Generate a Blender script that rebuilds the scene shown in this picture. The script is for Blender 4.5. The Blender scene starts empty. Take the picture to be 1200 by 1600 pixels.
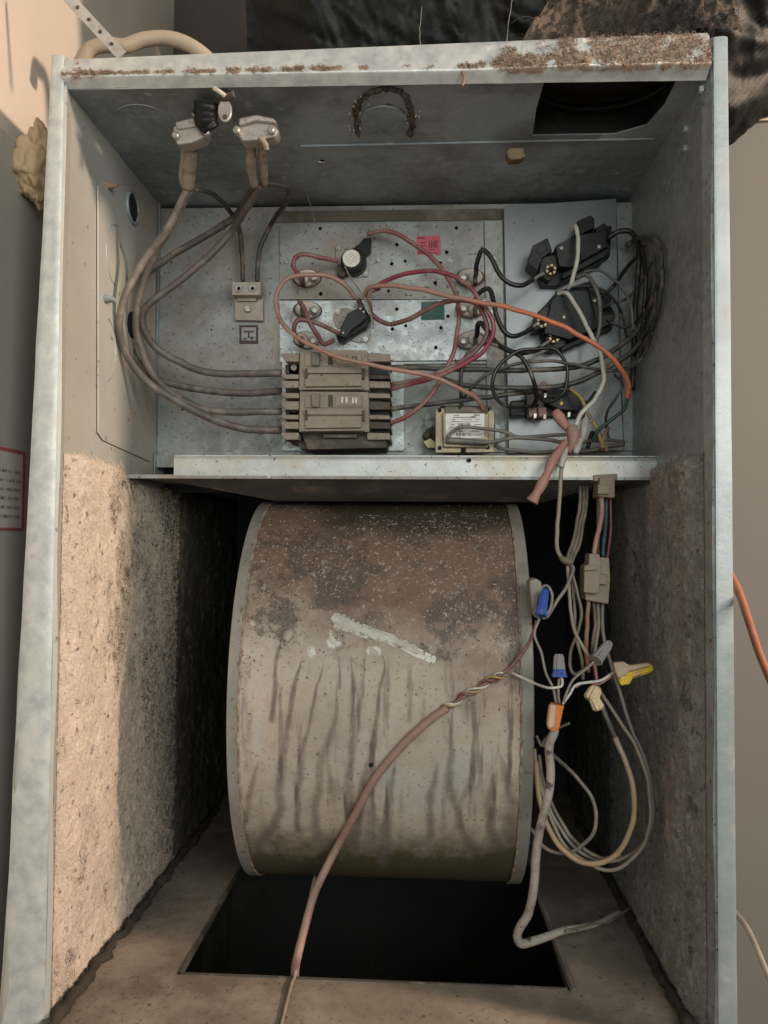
import bpy, math, random
import numpy as np
from mathutils import Vector, Matrix
from mathutils.geometry import tessellate_polygon
random.seed(7); RNG = np.random.default_rng(11)
scene = bpy.context.scene
COL = scene.collection

# ------------------------------------------------------------------ camera
FPX = 1200.0
CAM = np.array([.0393, -.5827, .35]); YAW, PITCH, ROLL = -.0552, .0341, .0079
_f = np.array([math.sin(YAW)*math.cos(PITCH), math.cos(YAW)*math.cos(PITCH), math.sin(PITCH)])
_r = np.array([math.cos(YAW), -math.sin(YAW), 0.]); _u = np.cross(_r, _f)
_r, _u = _r*math.cos(ROLL)+_u*math.sin(ROLL), _u*math.cos(ROLL)-_r*math.sin(ROLL)
cd = bpy.data.cameras.new("camera"); cam = bpy.data.objects.new("camera", cd); COL.objects.link(cam)
cam.matrix_world = Matrix(((_r[0], _u[0], -_f[0], CAM[0]), (_r[1], _u[1], -_f[1], CAM[1]), (_r[2], _u[2], -_f[2], CAM[2]), (0, 0, 0, 1)))
cd.sensor_fit = 'VERTICAL'; cd.sensor_height = 24; cd.lens = 18; cd.clip_start = .01; cd.clip_end = 50
scene.camera = cam
# ------------------------------------------------------------------ world, lamps, exposure
w = bpy.data.worlds.new("World"); scene.world = w; w.use_nodes = True
bg = w.node_tree.nodes["Background"]; bg.inputs[0].default_value = (.80, .82, .80, 1); bg.inputs[1].default_value = .10
def area(name, loc, target, size, power, color):
    l = bpy.data.lights.new(name, 'AREA'); l.shape = 'DISK'; l.size = size; l.energy = power; l.color = color
    o = bpy.data.objects.new(name, l); COL.objects.link(o); o.location = loc
    o.rotation_euler = (Vector(target)-Vector(loc)).to_track_quat('-Z', 'Y').to_euler()
    return o
area("room_lamp", (1.60, -.345, .98), (-.25, .02, .35), .14, 36, (1.0, .77, .58))       # bare bulb to the right of the closet door
area("front_right_fill", (.75, -1.25, .75), (0, .15, .35), .80, 12.5, (.99, 1.0, .94))          # soft fill lamp from the front right, its source unseen
area("room_bounce", (-.1, -1.6, .60), (0, .15, .40), 1.3, 9.0, (.88, .98, .97))
scene.view_settings.view_transform = 'Standard'; scene.view_settings.look = 'None'
scene.view_settings.exposure = 0; scene.view_settings.gamma = 1
scene.render.engine = 'CYCLES'
scene.render.resolution_x = 768; scene.render.resolution_y = 1024

# ------------------------------------------------------------------ pixel -> place helpers
def ray(px, py): return _f+_r*(px-600)/FPX+_u*(800-py)/FPX
def at(px, py, y):
    d = ray(px, py); return CAM+d*(y-CAM[1])/d[1]
def onx(px, py, x):
    d = ray(px, py); return CAM+d*(x-CAM[0])/d[0]
def onz(px, py, z):
    d = ray(px, py); return CAM+d*(z-CAM[2])/d[2]
def proj(P):
    d = np.asarray(P)-CAM; z = d@_f
    return np.stack([600+FPX*(d@_r)/z, 800-FPX*(d@_u)/z], -1)
def mpp(y): return (y-CAM[1])/FPX          # metres per pixel at depth y
D = .219                                    # the control plate's depth

# ------------------------------------------------------------------ numpy noise
def _hash(ix, iy, iz, seed):
    h = (ix*374761393+iy*668265263+iz*2147483647+seed*1274126177) & 0xffffffff
    h = ((h ^ (h >> 13))*1274126177) & 0xffffffff
    return ((h ^ (h >> 16)) & 0xffff)/65535.0
def vnoise(P, s, seed=0):
    Q = np.asarray(P)*s; I = np.floor(Q).astype(np.int64); f = Q-I; f = f*f*(3-2*f)
    o = 0
    for a in (0, 1):
        for b in (0, 1):
            for c in (0, 1):
                wt = (f[..., 0] if a else 1-f[..., 0])*(f[..., 1] if b else 1-f[..., 1])*(f[..., 2] if c else 1-f[..., 2])
                o = o+wt*_hash(I[..., 0]+a, I[..., 1]+b, I[..., 2]+c, seed)
    return o
def fbm(P, s, octv=4, seed=0):
    o = 0; a = .5; t = 0
    for k in range(octv):
        o = o+a*vnoise(P, s*2**k, seed+k*17); t += a; a *= .5
    return o/t
def sst(x, a, b):
    t = np.clip((x-a)/(b-a), 0, 1); return t*t*(3-2*t)

# ------------------------------------------------------------------ materials
MATS = {}
def mat(name, base, base2=None, s1=12, rough=.6, metal=0., dust=None, dust_amt=0., s2=30, speck=None, speck_amt=0., s3=300,
        bump=.15, bs=120, attrs=(), stretch=None, detail=6, spangle=0., dust_up=0., coat=0., spec=.5, rc=.15):
    """noise-blended base, a dust coat, dark specks, fine bump, and optional mesh attributes that mix in a colour"""
    if name in MATS: return MATS[name]
    m = bpy.data.materials.new(name); m.use_nodes = True; MATS[name] = m
    nt = m.node_tree; N = nt.nodes; L = nt.links; b = N["Principled BSDF"]
    b.inputs["Roughness"].default_value = rough; b.inputs["Metallic"].default_value = metal
    b.inputs['Specular IOR Level'].default_value = spec
    if coat: b.inputs["Coat Weight"].default_value = coat; b.inputs["Coat Roughness"].default_value = .3
    tc = N.new("ShaderNodeTexCoord"); mp = N.new("ShaderNodeMapping"); L.new(tc.outputs["Object"], mp.inputs[0])
    if stretch: mp.inputs["Scale"].default_value = stretch
    def noise(sc, det=detail, rgh=.6):
        n = N.new("ShaderNodeTexNoise"); n.inputs["Scale"].default_value = sc; n.inputs["Detail"].default_value = det
        n.inputs["Roughness"].default_value = rgh; L.new(mp.outputs[0], n.inputs["Vector"]); return n.outputs[0]
    def ramp(src, a, c):
        r = N.new("ShaderNodeMapRange"); r.inputs[1].default_value = a; r.inputs[2].default_value = c; L.new(src, r.inputs[0]); return r.outputs[0]
    def mix(fac, A, B):
        x = N.new("ShaderNodeMix"); x.data_type = 'RGBA'
        if isinstance(fac, float): x.inputs[0].default_value = fac
        else: L.new(fac, x.inputs[0])
        for i, c in ((6, A), (7, B)):
            if isinstance(c, tuple): x.inputs[i].default_value = (*c, 1)
            else: L.new(c, x.inputs[i])
        return x.outputs[2]
    def mul(a, c):
        x = N.new("ShaderNodeMath"); x.operation = 'MULTIPLY'; L.new(a, x.inputs[0])
        if isinstance(c, float): x.inputs[1].default_value = c
        else: L.new(c, x.inputs[1])
        return x.outputs[0]
    col = mix(ramp(noise(s1), .5-rc, .5+rc), base, base2 or tuple(c*.8 for c in base))
    if spangle:
        v = N.new("ShaderNodeTexVoronoi"); v.inputs["Scale"].default_value = 170; L.new(mp.outputs[0], v.inputs["Vector"])
        sp = N.new("ShaderNodeSeparateColor"); L.new(v.outputs["Color"], sp.inputs[0])
        col = mix(mul(sp.outputs[0], float(spangle)), col, tuple(min(1, c*1.5) for c in base))
        rr = ramp(sp.outputs[1], 0, 1); q = N.new("ShaderNodeMapRange"); q.inputs[3].default_value = rough-.12; q.inputs[4].default_value = rough+.15
        L.new(rr, q.inputs[0]); L.new(q.outputs[0], b.inputs["Roughness"])
    dfac = None
    if dust:
        d0 = ramp(noise(s2, 8, .65), .62-.5*dust_amt, .78-.35*dust_amt)
        if dust_up:
            g = N.new("ShaderNodeNewGeometry"); sx = N.new("ShaderNodeSeparateXYZ"); L.new(g.outputs["Normal"], sx.inputs[0])
            up = ramp(sx.outputs[2], -.2, .9); ad = N.new("ShaderNodeMath"); ad.operation = 'ADD'; ad.use_clamp = True
            L.new(mul(up, float(dust_up)), ad.inputs[0]); L.new(d0, ad.inputs[1]); d0 = ad.outputs[0]
        dfac = mul(d0, .9); col = mix(dfac, col, dust)
    if speck:
        col = mix(mul(ramp(noise(s3, 3, .5), .68-.2*speck_amt, .74-.2*speck_amt), .85), col, speck)
    for (an, c, sc, lo, hi) in attrs:           # stains and the liners' painted shade: a mesh attribute broken up by noise
        a = N.new("ShaderNodeAttribute"); a.attribute_name = an
        s = N.new("ShaderNodeMath"); s.operation = 'ADD'; L.new(a.outputs["Fac"], s.inputs[0]); L.new(noise(sc, 6, .7), s.inputs[1])
        col = mix(ramp(s.outputs[0], lo, hi), col, c)
    L.new(col, b.inputs["Base Color"])
    if dfac is not None and metal > 0:
        iv = N.new("ShaderNodeMapRange"); iv.inputs[3].default_value = metal; iv.inputs[4].default_value = 0; L.new(dfac, iv.inputs[0])
        L.new(iv.outputs[0], b.inputs["Metallic"])
    if bump:
        bp = N.new("ShaderNodeBump"); bp.inputs["Strength"].default_value = bump; bp.inputs["Distance"].default_value = .004
        L.new(noise(bs, 8, .7), bp.inputs["Height"]); L.new(bp.outputs[0], b.inputs["Normal"])
    return m
TAN = (.27, .215, .165); TAN2 = (.33, .265, .205); BRN = (.11, .075, .045)
galv = mat('galvanised_steel', (.36, .39, .40), (.27, .29, .295), 9, .42, .45, TAN, .16, 16, (.06, .05, .04), .12, 260, .05, 60, spangle=.35)
galv_dark = mat('dull_galvanised_steel', (.33, .375, .395), (.19, .22, .23), 9, .5, .2, (.13, .12, .095), .28, 7, (.42, .42, .40), .16, 60, .12, 60, spangle=.2, rc=.08)
galv_dusty = mat('dusty_galvanised_steel', (.305, .31, .295), (.195, .192, .175), 12, .48, .25, TAN, .30, 11, (.06, .05, .04), .30, 260, rc=.08, bs=90, bump=.1, spangle=.2)
galv_spot = mat('mottled_galvanised_steel', (.46, .49, .49), (.30, .32, .315), 40, .4, .45, (.33, .29, .24), .3, 30, (.07, .062, .055), .30, 420, .1, 200, spangle=.4)
flange_m = mat('flange_steel', (.66, .66, .63), (.47, .49, .49), 70, .42, .35, (.60, .57, .52), .22, 40, None, 0, 200, .12, 150, rc=.13,
               attrs=(('dirt', (.37, .265, .20), 240, .98, 1.25), ('dirt2', (.11, .06, .035), 420, 1.18, 1.35)))  # left and top flanges, their brighter light painted into the colour
flange_r = mat('shaded_flange_steel', (.33, .365, .37), (.27, .30, .305), 14, .45, .35, (.36, .36, .33), .2, 40, None, 0, 200, .12, 150, rc=.07, attrs=(('dirt', (.20, .15, .11), 300, 1.05, 1.28),))  # shaded copy for the right flange, its dimness painted into the colour
plate_new = mat('grey_cover_plate', (.285, .295, .30), (.235, .24, .245), 10, .36, .3, TAN, .08, 20, (.08, .07, .06), .05, 200, .03, 80)
lip_m = mat('partition_lip_steel', (.52, .52, .49), (.40, .40, .375), 30, .42, .35, (.48, .40, .28), .3, 14, (.07, .06, .05), .18, 350, .12, 150)
duct_dark = mat('black_lining_and_shade', (.007, .008, .007), (.013, .013, .010), 10, .75, 0, (.04, .035, .025), .1, 10, bump=.3, bs=60)  # black lining; the unlit dark of the floor opening is painted in too
bag_m = mat('black_plastic_wrap', (.003, .0035, .003), (.005, .006, .005), 12, .48, 0, (.03, .022, .015), .10, 9, bump=.25, bs=40, spec=.22)
black = mat('black_plastic', (.007, .008, .008), (.012, .012, .012), 30, .42, 0, (.09, .075, .06), .05, 60, bump=.12, bs=150, dust_up=.04, spec=.25)
dark_pl = mat('charcoal_plastic', (.015, .018, .018), (.011, .013, .013), 30, .6, 0, (.09, .08, .065), .04, 50, bump=.06, bs=150)
brown_pl = mat('dusty_brown_plastic', (.29, .232, .185), (.21, .167, .132), 40, .75, 0, (.29, .235, .185), .35, 35, (.05, .04, .03), .1, 200, .2, 200, dust_up=.3)
brown_dk = mat('dark_grimy_plastic', (.035, .028, .022), (.055, .042, .03), 40, .7, 0, (.16, .12, .085), .15, 50, bump=.2, bs=150, dust_up=.7)
ceramic = mat('dusty_ceramic', (.58, .49, .42), (.48, .40, .33), 60, .6, 0, (.40, .31, .24), .2, 80, (.06, .045, .03), .12, 250, .15, 150)
alu = mat('dusty_aluminium', (.40, .35, .30), (.31, .26, .215), 60, .5, .3, TAN2, .4, 60, bump=.15, bs=150)
brass = mat('yellow_zinc', (.42, .32, .16), (.30, .23, .12), 60, .4, .4, TAN, .2, 50, bump=.1, bs=150)
zinc_tan = mat('tan_zinc_plate', (.335, .27, .165), (.26, .205, .125), 40, .45, .3, TAN, .25, 40, bump=.08, bs=150)
steel = mat('bright_screw_steel', (.50, .47, .43), (.34, .31, .28), 90, .35, .6, TAN, .15, 90, bump=.05)
hole_m = mat('hole_darkness', (.006, .005, .004), None, 10, .9, bump=0)
paper = mat('white_label_paper', (.74, .72, .68), (.66, .64, .60), 60, .6, 0, TAN2, .12, 60, bump=.03)
paper_dusty = mat('cream_label_paper', (.66, .61, .52), (.57, .52, .44), 60, .6, 0, TAN2, .15, 60, bump=.03)
ink = mat('grey_print_ink', (.09, .08, .075), None, 90, .7, bump=0)
pinkst = mat('red_pink_sticker', (.50, .085, .12), (.40, .07, .10), 60, .5, 0, TAN, .15, 60, bump=.02)
redink = mat('dark_red_print', (.16, .02, .03), None, 90, .6, bump=0)
greenst = mat('dark_green_sticker', (.02, .105, .07), (.015, .07, .055), 70, .5, 0, TAN, .08, 60, bump=.02)
wallm = mat('cream_wall_paint', (.66, .57, .48), (.62, .53, .44), 4, .75, 0, (.40, .31, .24), .08, 5, bump=.04, bs=60)
wall_brown = mat('grey_brown_wall', (.12, .10, .085), (.10, .085, .07), 4, .8, bump=.04, bs=60)
wallr = mat('beige_closet_wall', (.140, .128, .114), (.128, .117, .104), 4, .75, bump=.05, bs=60)
wallr2 = mat('grey_plaster', (.19, .17, .155), (.17, .155, .14), 4, .8, bump=.05, bs=60)
panelm = mat('grey_painted_panel', (.36, .34, .30), (.33, .31, .28), 3, .5, 0, TAN, .05, 8, bump=.02)
floor_m = mat('grimy_pan_steel', (.215, .172, .132), (.125, .10, .078), 9, .85, .0, (.31, .25, .195), .34, 14, (.07, .05, .035), .08, 110, .10, 120)
foam_m = mat('tan_spray_foam', (.48, .35, .21), (.40, .285, .165), 25, .7, bump=.1, bs=60)
pipe_m = mat('cream_pipe_plastic', (.48, .38, .29), (.38, .30, .22), 20, .5, 0, TAN, .2, 20, bump=.05)
lint = mat('brown_lint', (.30, .20, .14), (.15, .10, .07), 120, .95, bump=.3, bs=300)
lint_dk = mat('dirty_fibre', (.13, .095, .07), (.016, .013, .010), 11, .95, bump=.4, bs=200)
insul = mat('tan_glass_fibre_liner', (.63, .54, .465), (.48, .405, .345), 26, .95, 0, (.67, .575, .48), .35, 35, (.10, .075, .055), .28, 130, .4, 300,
            attrs=(('grime', (.145, .118, .10), 190, .85, 1.25), ('deep_shade', (.06, .055, .042), 60, .50, 1.35)))
insul_r = mat('shaded_glass_fibre_liner', (.37, .345, .315), (.225, .207, .186), 22, .95, 0, (.40, .37, .335), .3, 35, (.06, .045, .035), .3, 120, .4, 300,
              attrs=(('grime', (.10, .085, .073), 160, 1.0, 1.35), ('deep_shade', (.055, .052, .042), 60, .50, 1.35)))  # right liner: shaded copy, its dimmer light painted into the grey
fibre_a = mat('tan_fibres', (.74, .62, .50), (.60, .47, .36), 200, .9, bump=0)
fibre_b = mat('shaded_fibres', (.31, .285, .255), (.19, .172, .15), 200, .9, bump=0)  # shaded copy of the tan fibres, for the right liner
blower_m = mat('stained_blower_paint', (.45, .365, .285), (.355, .29, .235), 12, .66, .0, (.44, .385, .33), .3, 18, (.16, .11, .08), .22, 300, .25, 160,
               attrs=(('rust', (.165, .102, .072), 60, .55, 1.30), ('blue', (.40, .42, .41), 60, .8, 1.5), ('olive', (.075, .058, .028), 30, .6, 1.2),
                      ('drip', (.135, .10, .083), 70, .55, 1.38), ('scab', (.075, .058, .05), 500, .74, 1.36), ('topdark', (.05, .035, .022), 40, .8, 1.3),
                      ('fleck', (.42, .34, .29), 260, 1.10, 1.22), ('white', (.62, .59, .53), 120, 1.12, 1.32)))
rim_m = mat('blower_rim_paint', (.27, .26, .23), (.19, .18, .155), 25, .55, .1, TAN, .25, 30, (.13, .08, .05), .15, 200, .12, 120)
caulk = mat('pale_sealant', (.60, .57, .51), (.44, .40, .35), 60, .7, 0, (.40, .32, .25), .2, 70, (.10, .08, .06), .15, 200, .4, 200)
def wm(name, c, dust=.25, rough=.45, d=TAN):
    return mat(name, c, tuple(x*.75 for x in c), 60, rough, 0, d, dust, 45, bump=.08, bs=200, dust_up=.25 if dust > .2 else .1)
W_CABLE = wm('dusty_grey_cable', (.12, .10, .085), .30, .55, (.25, .205, .17))
W_GND = wm('olive_ground_wire', (.055, .05, .036), .2, .6)
W_RED = wm('red_wire', (.28, .045, .07), .22, .4)
W_DUSTRED = wm('dusty_red_wire', (.27, .075, .08), .32, .5)
W_BRNRED = wm('brown_red_wire', (.20, .075, .078), .26, .5)
W_ORANGE = mat('orange_wire', (.60, .165, .075), (.46, .125, .06), 60, .42, 0, TAN, .14, 45, bump=.08, bs=200, dust_up=.1, attrs=(('fade', (.38, .215, .165), 60, .45, 1.3),))
W_PALEORANGE = wm('pale_orange_wire', (.42, .20, .16), .40, .45)
W_BLACK = wm('black_wire', (.013, .014, .014), .10, .35)
W_DGREY = wm('dark_grey_wire', (.045, .046, .043), .22, .45)
W_GREY = wm('grey_wire', (.16, .145, .13), .28, .5)
W_LGREY = wm('light_grey_wire', (.22, .20, .175), .28, .5)
W_WHITE = wm('white_wire', (.62, .59, .52), .12, .45)
W_CREAM = wm('cream_wire', (.27, .22, .165), .28, .55)
W_OLIVE = wm('olive_dusty_wire', (.15, .125, .085), .3, .6)
W_YEL = wm('yellow_wire', (.45, .33, .10), .25, .5)
W_GREEN = wm('dark_green_wire', (.02, .06, .045), .15, .45)
W_PINKJ = wm('pinkish_cable_jacket', (.34, .20, .165), .22, .6)
W_TAN = wm('tan_orange_wire', (.42, .27, .145), .3, .5)
W_RUST = wm('rust_orange_wire', (.36, .15, .085), .3, .5)
W_BLUE = wm('blue_wire', (.02, .06, .10), .1, .45)
cordm = mat('grimy_grey_cord', (.36, .315, .27), (.26, .22, .185), 60, .6, 0, (.10, .075, .06), .22, 70, (.04, .03, .025), .3, 90, .2, 120)
pinkterm = mat('dusty_pink_vinyl', (.37, .18, .145), (.28, .13, .11), 60, .6, 0, TAN, .3, 60, bump=.1)
blue_nut = mat('blue_plastic', (.035, .09, .38), (.03, .075, .30), 50, .4, 0, (.25, .22, .22), .1, 80, bump=.05)
grey_nut = mat('dust_covered_grey_plastic', (.27, .25, .25), (.21, .195, .195), 60, .6, 0, TAN, .25, 80, bump=.1)
yel_nut = mat('yellow_plastic', (.70, .50, .04), (.60, .40, .03), 50, .45, 0, TAN, .15, 80, bump=.05)
cream_nut = mat('cream_plastic', (.66, .50, .30), (.55, .41, .24), 50, .5, 0, TAN, .2, 80, bump=.05)
or_nut = mat('orange_plastic', (.74, .24, .06), (.62, .19, .05), 50, .45, 0, TAN, .1, 80, bump=.05)
or_nut_d = mat('dusty_peach_plastic', (.62, .38, .26), (.52, .32, .22), 50, .6, 0, TAN, .2, 80, bump=.05)
molex = mat('dusty_nylon_plug', (.24, .19, .13), (.18, .14, .095), 60, .65, 0, TAN, .35, 60, bump=.15)
strapm = mat('galvanised_strap', (.50, .46, .43), (.40, .37, .34), 60, .55, .1, TAN, .25, 60, bump=.08)
yellow_pl = MATS['yellow_wire']

# ------------------------------------------------------------------ mesh helpers
class MB:
    def __init__(s): s.v = []; s.f = []
    def add(s, v, f):
        n = len(s.v); s.v += [tuple(map(float, p)) for p in v]; s.f += [tuple(i+n for i in q) for q in f]; return s
    def prism(s, poly, y0, y1):
        """poly: [(x, z)...]; solid from depth y0 (front) to y1 (back)"""
        n = len(poly)
        A = sum(poly[i][0]*poly[(i+1) % n][1]-poly[(i+1) % n][0]*poly[i][1] for i in range(n))
        if A < 0: poly = poly[::-1]
        v = [(x, y0, z) for x, z in poly]+[(x, y1, z) for x, z in poly]
        f = [tuple(range(n)), tuple(range(2*n-1, n-1, -1))]+[(i, i+n, (i+1) % n+n, (i+1) % n) for i in range(n)]
        return s.add(v, f)
    def px(s, poly, yf, yb):
        P = [at(a, b, yf) for a, b in poly]; return s.prism([(p[0], p[2]) for p in P], yf, yb)
    def rect(s, x0, y0, x1, y1, yf, yb): return s.px([(x0, y0), (x1, y0), (x1, y1), (x0, y1)], yf, yb)
    def box(s, lo, hi):
        x0, y0, z0 = lo; x1, y1, z1 = hi
        return s.prism([(x0, z0), (x1, z0), (x1, z1), (x0, z1)], y0, y1)
    def tube(s, pts, r, n=8, cap=True, wob=0.):
        P = np.array(pts, float); m = len(P); R_ = np.full(m, r) if np.isscalar(r) else np.interp(np.linspace(0, 1, m), np.linspace(0, 1, len(r)), r)
        if wob: R_ = R_*(1+wob*(RNG.random(m)-.5))
        T = np.gradient(P, axis=0); T /= np.linalg.norm(T, axis=1)[:, None]+1e-12
        a = np.cross(T[0], (0, 1, 0.1)); a = a/np.linalg.norm(a) if np.linalg.norm(a) > 1e-6 else np.array([1, 0, 0.])
        v = []
        for i in range(m):
            a = a-T[i]*(a@T[i]); a /= np.linalg.norm(a)+1e-12; b = np.cross(T[i], a)
            for k in range(n):
                t = 2*math.pi*k/n; v.append(P[i]+R_[i]*(a*math.cos(t)+b*math.sin(t)))
        f = [(i*n+k, i*n+(k+1) % n, (i+1)*n+(k+1) % n, (i+1)*n+k) for i in range(m-1) for k in range(n)]
        if cap: f += [tuple(range(n-1, -1, -1)), tuple(range((m-1)*n, m*n))]
        return s.add(v, f)
    def disc(s, px, py, rpx, yf, yb, n=16, taper=1.):
        c = at(px, py, yf); r = rpx*mpp(yf)
        return s.tube([(c[0], yb, c[2]), (c[0], yf+r*.15*(taper != 1), c[2]), (c[0], yf, c[2])], [r, r, r*taper], n)
def build(name, mb, m, parent=None, smooth=False, bevel=0., kind=None, label=None):
    me = bpy.data.meshes.new(name); me.from_pydata(mb.v, [], mb.f); me.update()
    me.materials.append(m)
    if smooth: me.polygons.foreach_set('use_smooth', [True]*len(me.polygons))
    o = bpy.data.objects.new(name, me); COL.objects.link(o)
    if parent: o.parent = parent
    if bevel:
        b = o.modifiers.new('bevel', 'BEVEL'); b.width = bevel; b.segments = 2; b.limit_method = 'ANGLE'; b.angle_limit = .6
        me.polygons.foreach_set('use_smooth', [True]*len(me.polygons)); b.harden_normals = True
    if kind: o['kind'] = kind
    if label: o['label'] = label
    return o
def thing(name, label, cat, loc=None, group=None):
    o = bpy.data.objects.new(name, None); COL.objects.link(o); o.empty_display_size = .01
    o['label'] = label; o['category'] = cat
    if group: o['group'] = group
    return o
def tag(o, label, cat, group=None):
    o['label'] = label; o['category'] = cat
    if group: o['group'] = group
    return o
def spline(pts, k=10):
    P = np.array(pts, float); P = np.vstack([2*P[0]-P[1], P, 2*P[-1]-P[-2]]); out = []
    for i in range(1, len(P)-2):
        for j in range(k):
            t = j/k; a, b, c, d = P[i-1], P[i], P[i+1], P[i+2]
            out.append(.5*((2*b)+(c-a)*t+(2*a-5*b+4*c-d)*t*t+(3*b-a-3*c+d)*t**3))
    out.append(P[-2]); return np.array(out)
def wpath(pts, y=None, k=8):
    """[(px, py, depth)] or [(px, py)] with one depth"""
    return spline([at(p[0], p[1], p[2] if len(p) > 2 else y) for p in pts], k)
def wire(label, pts, d, m, y=None, kink=1., cat='wire', group=None, name='wire', parent=None, n=8, k=8, wob=0.03):
    P = wpath(pts, y, k); dd = np.interp(np.linspace(0, 1, len(P)), np.linspace(0, 1, len(d)), d) if not np.isscalar(d) else np.full(len(P), d); dd = dd*(.86 if name == 'wire' else .96); kk = np.stack([fbm(P+7.1*j, 55, 2, 5+j)-.5 for j in range(3)], -1)*.0028*kink*np.sin(np.linspace(0, math.pi, len(P)))[:, None]**.5; P = P+kk; P = np.array([CAM+(p-CAM)*min(1, (.2455-CAM[0])/(p[0]-CAM[0])) if (p[0] > .2455 and p[2] > .42 and p[1] > .1) else p for p in P]); r = [dd[i]/2*mpp(p[1]) for i, p in enumerate(P)]
    o = build(name, MB().tube(P, r, n, wob=wob), m, parent, smooth=True)
    if parent is None: tag(o, label, cat, group)
    return o
def plate(name, outer, holes, yf, yb, m, parent, **kw):
    """flat plate in the x-z plane with real holes; outer/holes in photo-measured points at depth yf"""
    def w2(pp): return [(p[0], p[2]) for p in (at(a, b, yf) for a, b in pp)]
    loops = [w2(outer)]
    for (a, b, r) in holes:
        c = at(a, b, yf); rr = r*mpp(yf); loops.append([(c[0]+rr*math.cos(t*math.pi/5), c[2]+rr*math.sin(t*math.pi/5)) for t in range(10)])
    tris = tessellate_polygon([[Vector((x, z, 0)) for x, z in l] for l in loops])
    flat = [p for l in loops for p in l]; n = len(flat); mb = MB()
    f = []
    for t in tris:
        a, b, c = (flat[i] for i in t); area2 = (b[0]-a[0])*(c[1]-a[1])-(c[0]-a[0])*(b[1]-a[1])
        t = tuple(t) if area2 > 0 else tuple(t)[::-1]
        f.append(t); f.append(tuple(i+n for i in t[::-1]))
    k = 0
    for l in loops:
        m_ = len(l)
        for i in range(m_): f.append((k+i, k+i+n, k+(i+1) % m_+n, k+(i+1) % m_))
        k += m_
    mb.add([(x, yf, z) for x, z in flat]+[(x, yb, z) for x, z in flat], f)
    return build(name, mb, m, parent, **kw)
def screw(px, py, yf, r=3.2, parent=None, m=None, name='screw'):
    c = at(px, py, yf); R_ = r*mpp(yf); mb = MB()
    mb.tube([(c[0], yf+.0001, c[2]), (c[0], yf-.0008, c[2]), (c[0], yf-.0014, c[2])], [R_*1.5, R_*1.45, R_*1.3], 14)
    mb.tube([(c[0], yf-.0012, c[2]), (c[0], yf-.0032, c[2])], [R_*.85, R_*.78], 6)
    return build(name, mb, m or steel, parent, smooth=False)
def grid(nu, nv, fn):
    """fn(U, V) -> (nu, nv, 3); returns verts array and quads"""
    U, V = np.meshgrid(np.linspace(0, 1, nu), np.linspace(0, 1, nv), indexing='ij'); P = fn(U, V)
    idx = np.arange(nu*nv).reshape(nu, nv)
    q = np.stack([idx[:-1, :-1], idx[1:, :-1], idx[1:, 1:], idx[:-1, 1:]], -1).reshape(-1, 4)
    return P, q
def npmesh(name, P, q, m, parent=None, attrs=None, smooth=True):
    v = P.reshape(-1, 3); me = bpy.data.meshes.new(name)
    me.vertices.add(len(v)); me.vertices.foreach_set('co', v.ravel().astype(np.float32))
    me.loops.add(q.size); me.loops.foreach_set('vertex_index', q.ravel().astype(np.int32))
    k = q.shape[1]; me.polygons.add(len(q)); me.polygons.foreach_set('loop_start', np.arange(0, q.size, k, dtype=np.int32))
    me.polygons.foreach_set('loop_total', np.full(len(q), k, dtype=np.int32)); me.update(calc_edges=True); me.validate()
    if smooth: me.polygons.foreach_set('use_smooth', [True]*len(me.polygons))
    for an, a in (attrs or {}).items():
        t = me.attributes.new(an, 'FLOAT', 'POINT'); t.data.foreach_set('value', np.clip(a, 0, 1).ravel().astype(np.float32))
    me.materials.append(m); o = bpy.data.objects.new(name, me); COL.objects.link(o)
    if parent: o.parent = parent
    return o
def fibres(name, base, nrm, m, parent, length=.006, r=.00012, lift=.002):
    """curly hairs lying on a surface: base points (n,3), normals (n,3); 2-sided tapering ribbons with three bends"""
    n = len(base); a = RNG.normal(size=(n, 3)); a -= nrm*(a*nrm).sum(1)[:, None]; a /= np.linalg.norm(a, axis=1)[:, None]
    b = np.cross(nrm, a); L = np.asarray(length)*(.4+RNG.random(n))[:, None]; cur = (RNG.random(n)[:, None]-.5)*2.6; lf = lift*(.3+RNG.random(n))[:, None]
    S = 4; rings = []
    for i in range(S+1):
        t = i/S; ang = cur*t*2
        p = base+L*t*(a*np.cos(ang)+b*np.sin(ang))+nrm*lf*math.sin(math.pi*min(1, t*1.1))-nrm*.0003
        side = (b*np.cos(ang)-a*np.sin(ang)); rr = r*(1-.5*t)
        rings += [p+side*rr, p+nrm*rr*1.6, p-side*rr]
    V = np.stack(rings, 1); k = 3*(S+1); off = (np.arange(n)*k)[:, None]
    F = []
    for i in range(S):
        for j in (0, 1): F.append([i*3+j, i*3+j+1, (i+1)*3+j+1, (i+1)*3+j])
    q = (off[:, :, None]+np.array(F)[None]).reshape(-1, 4)
    o = npmesh(name, V, q, m, parent); o['kind'] = 'stuff'; return o

# ================================================================== THE CABINET
cab = thing('air_handler_cabinet', 'open galvanised air handler cabinet with a control compartment above the blower', 'air handler')
XL, XR, ZT, ZF, ZS = -.25, .25, .7065, -.018, .409
YB = .56
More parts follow.
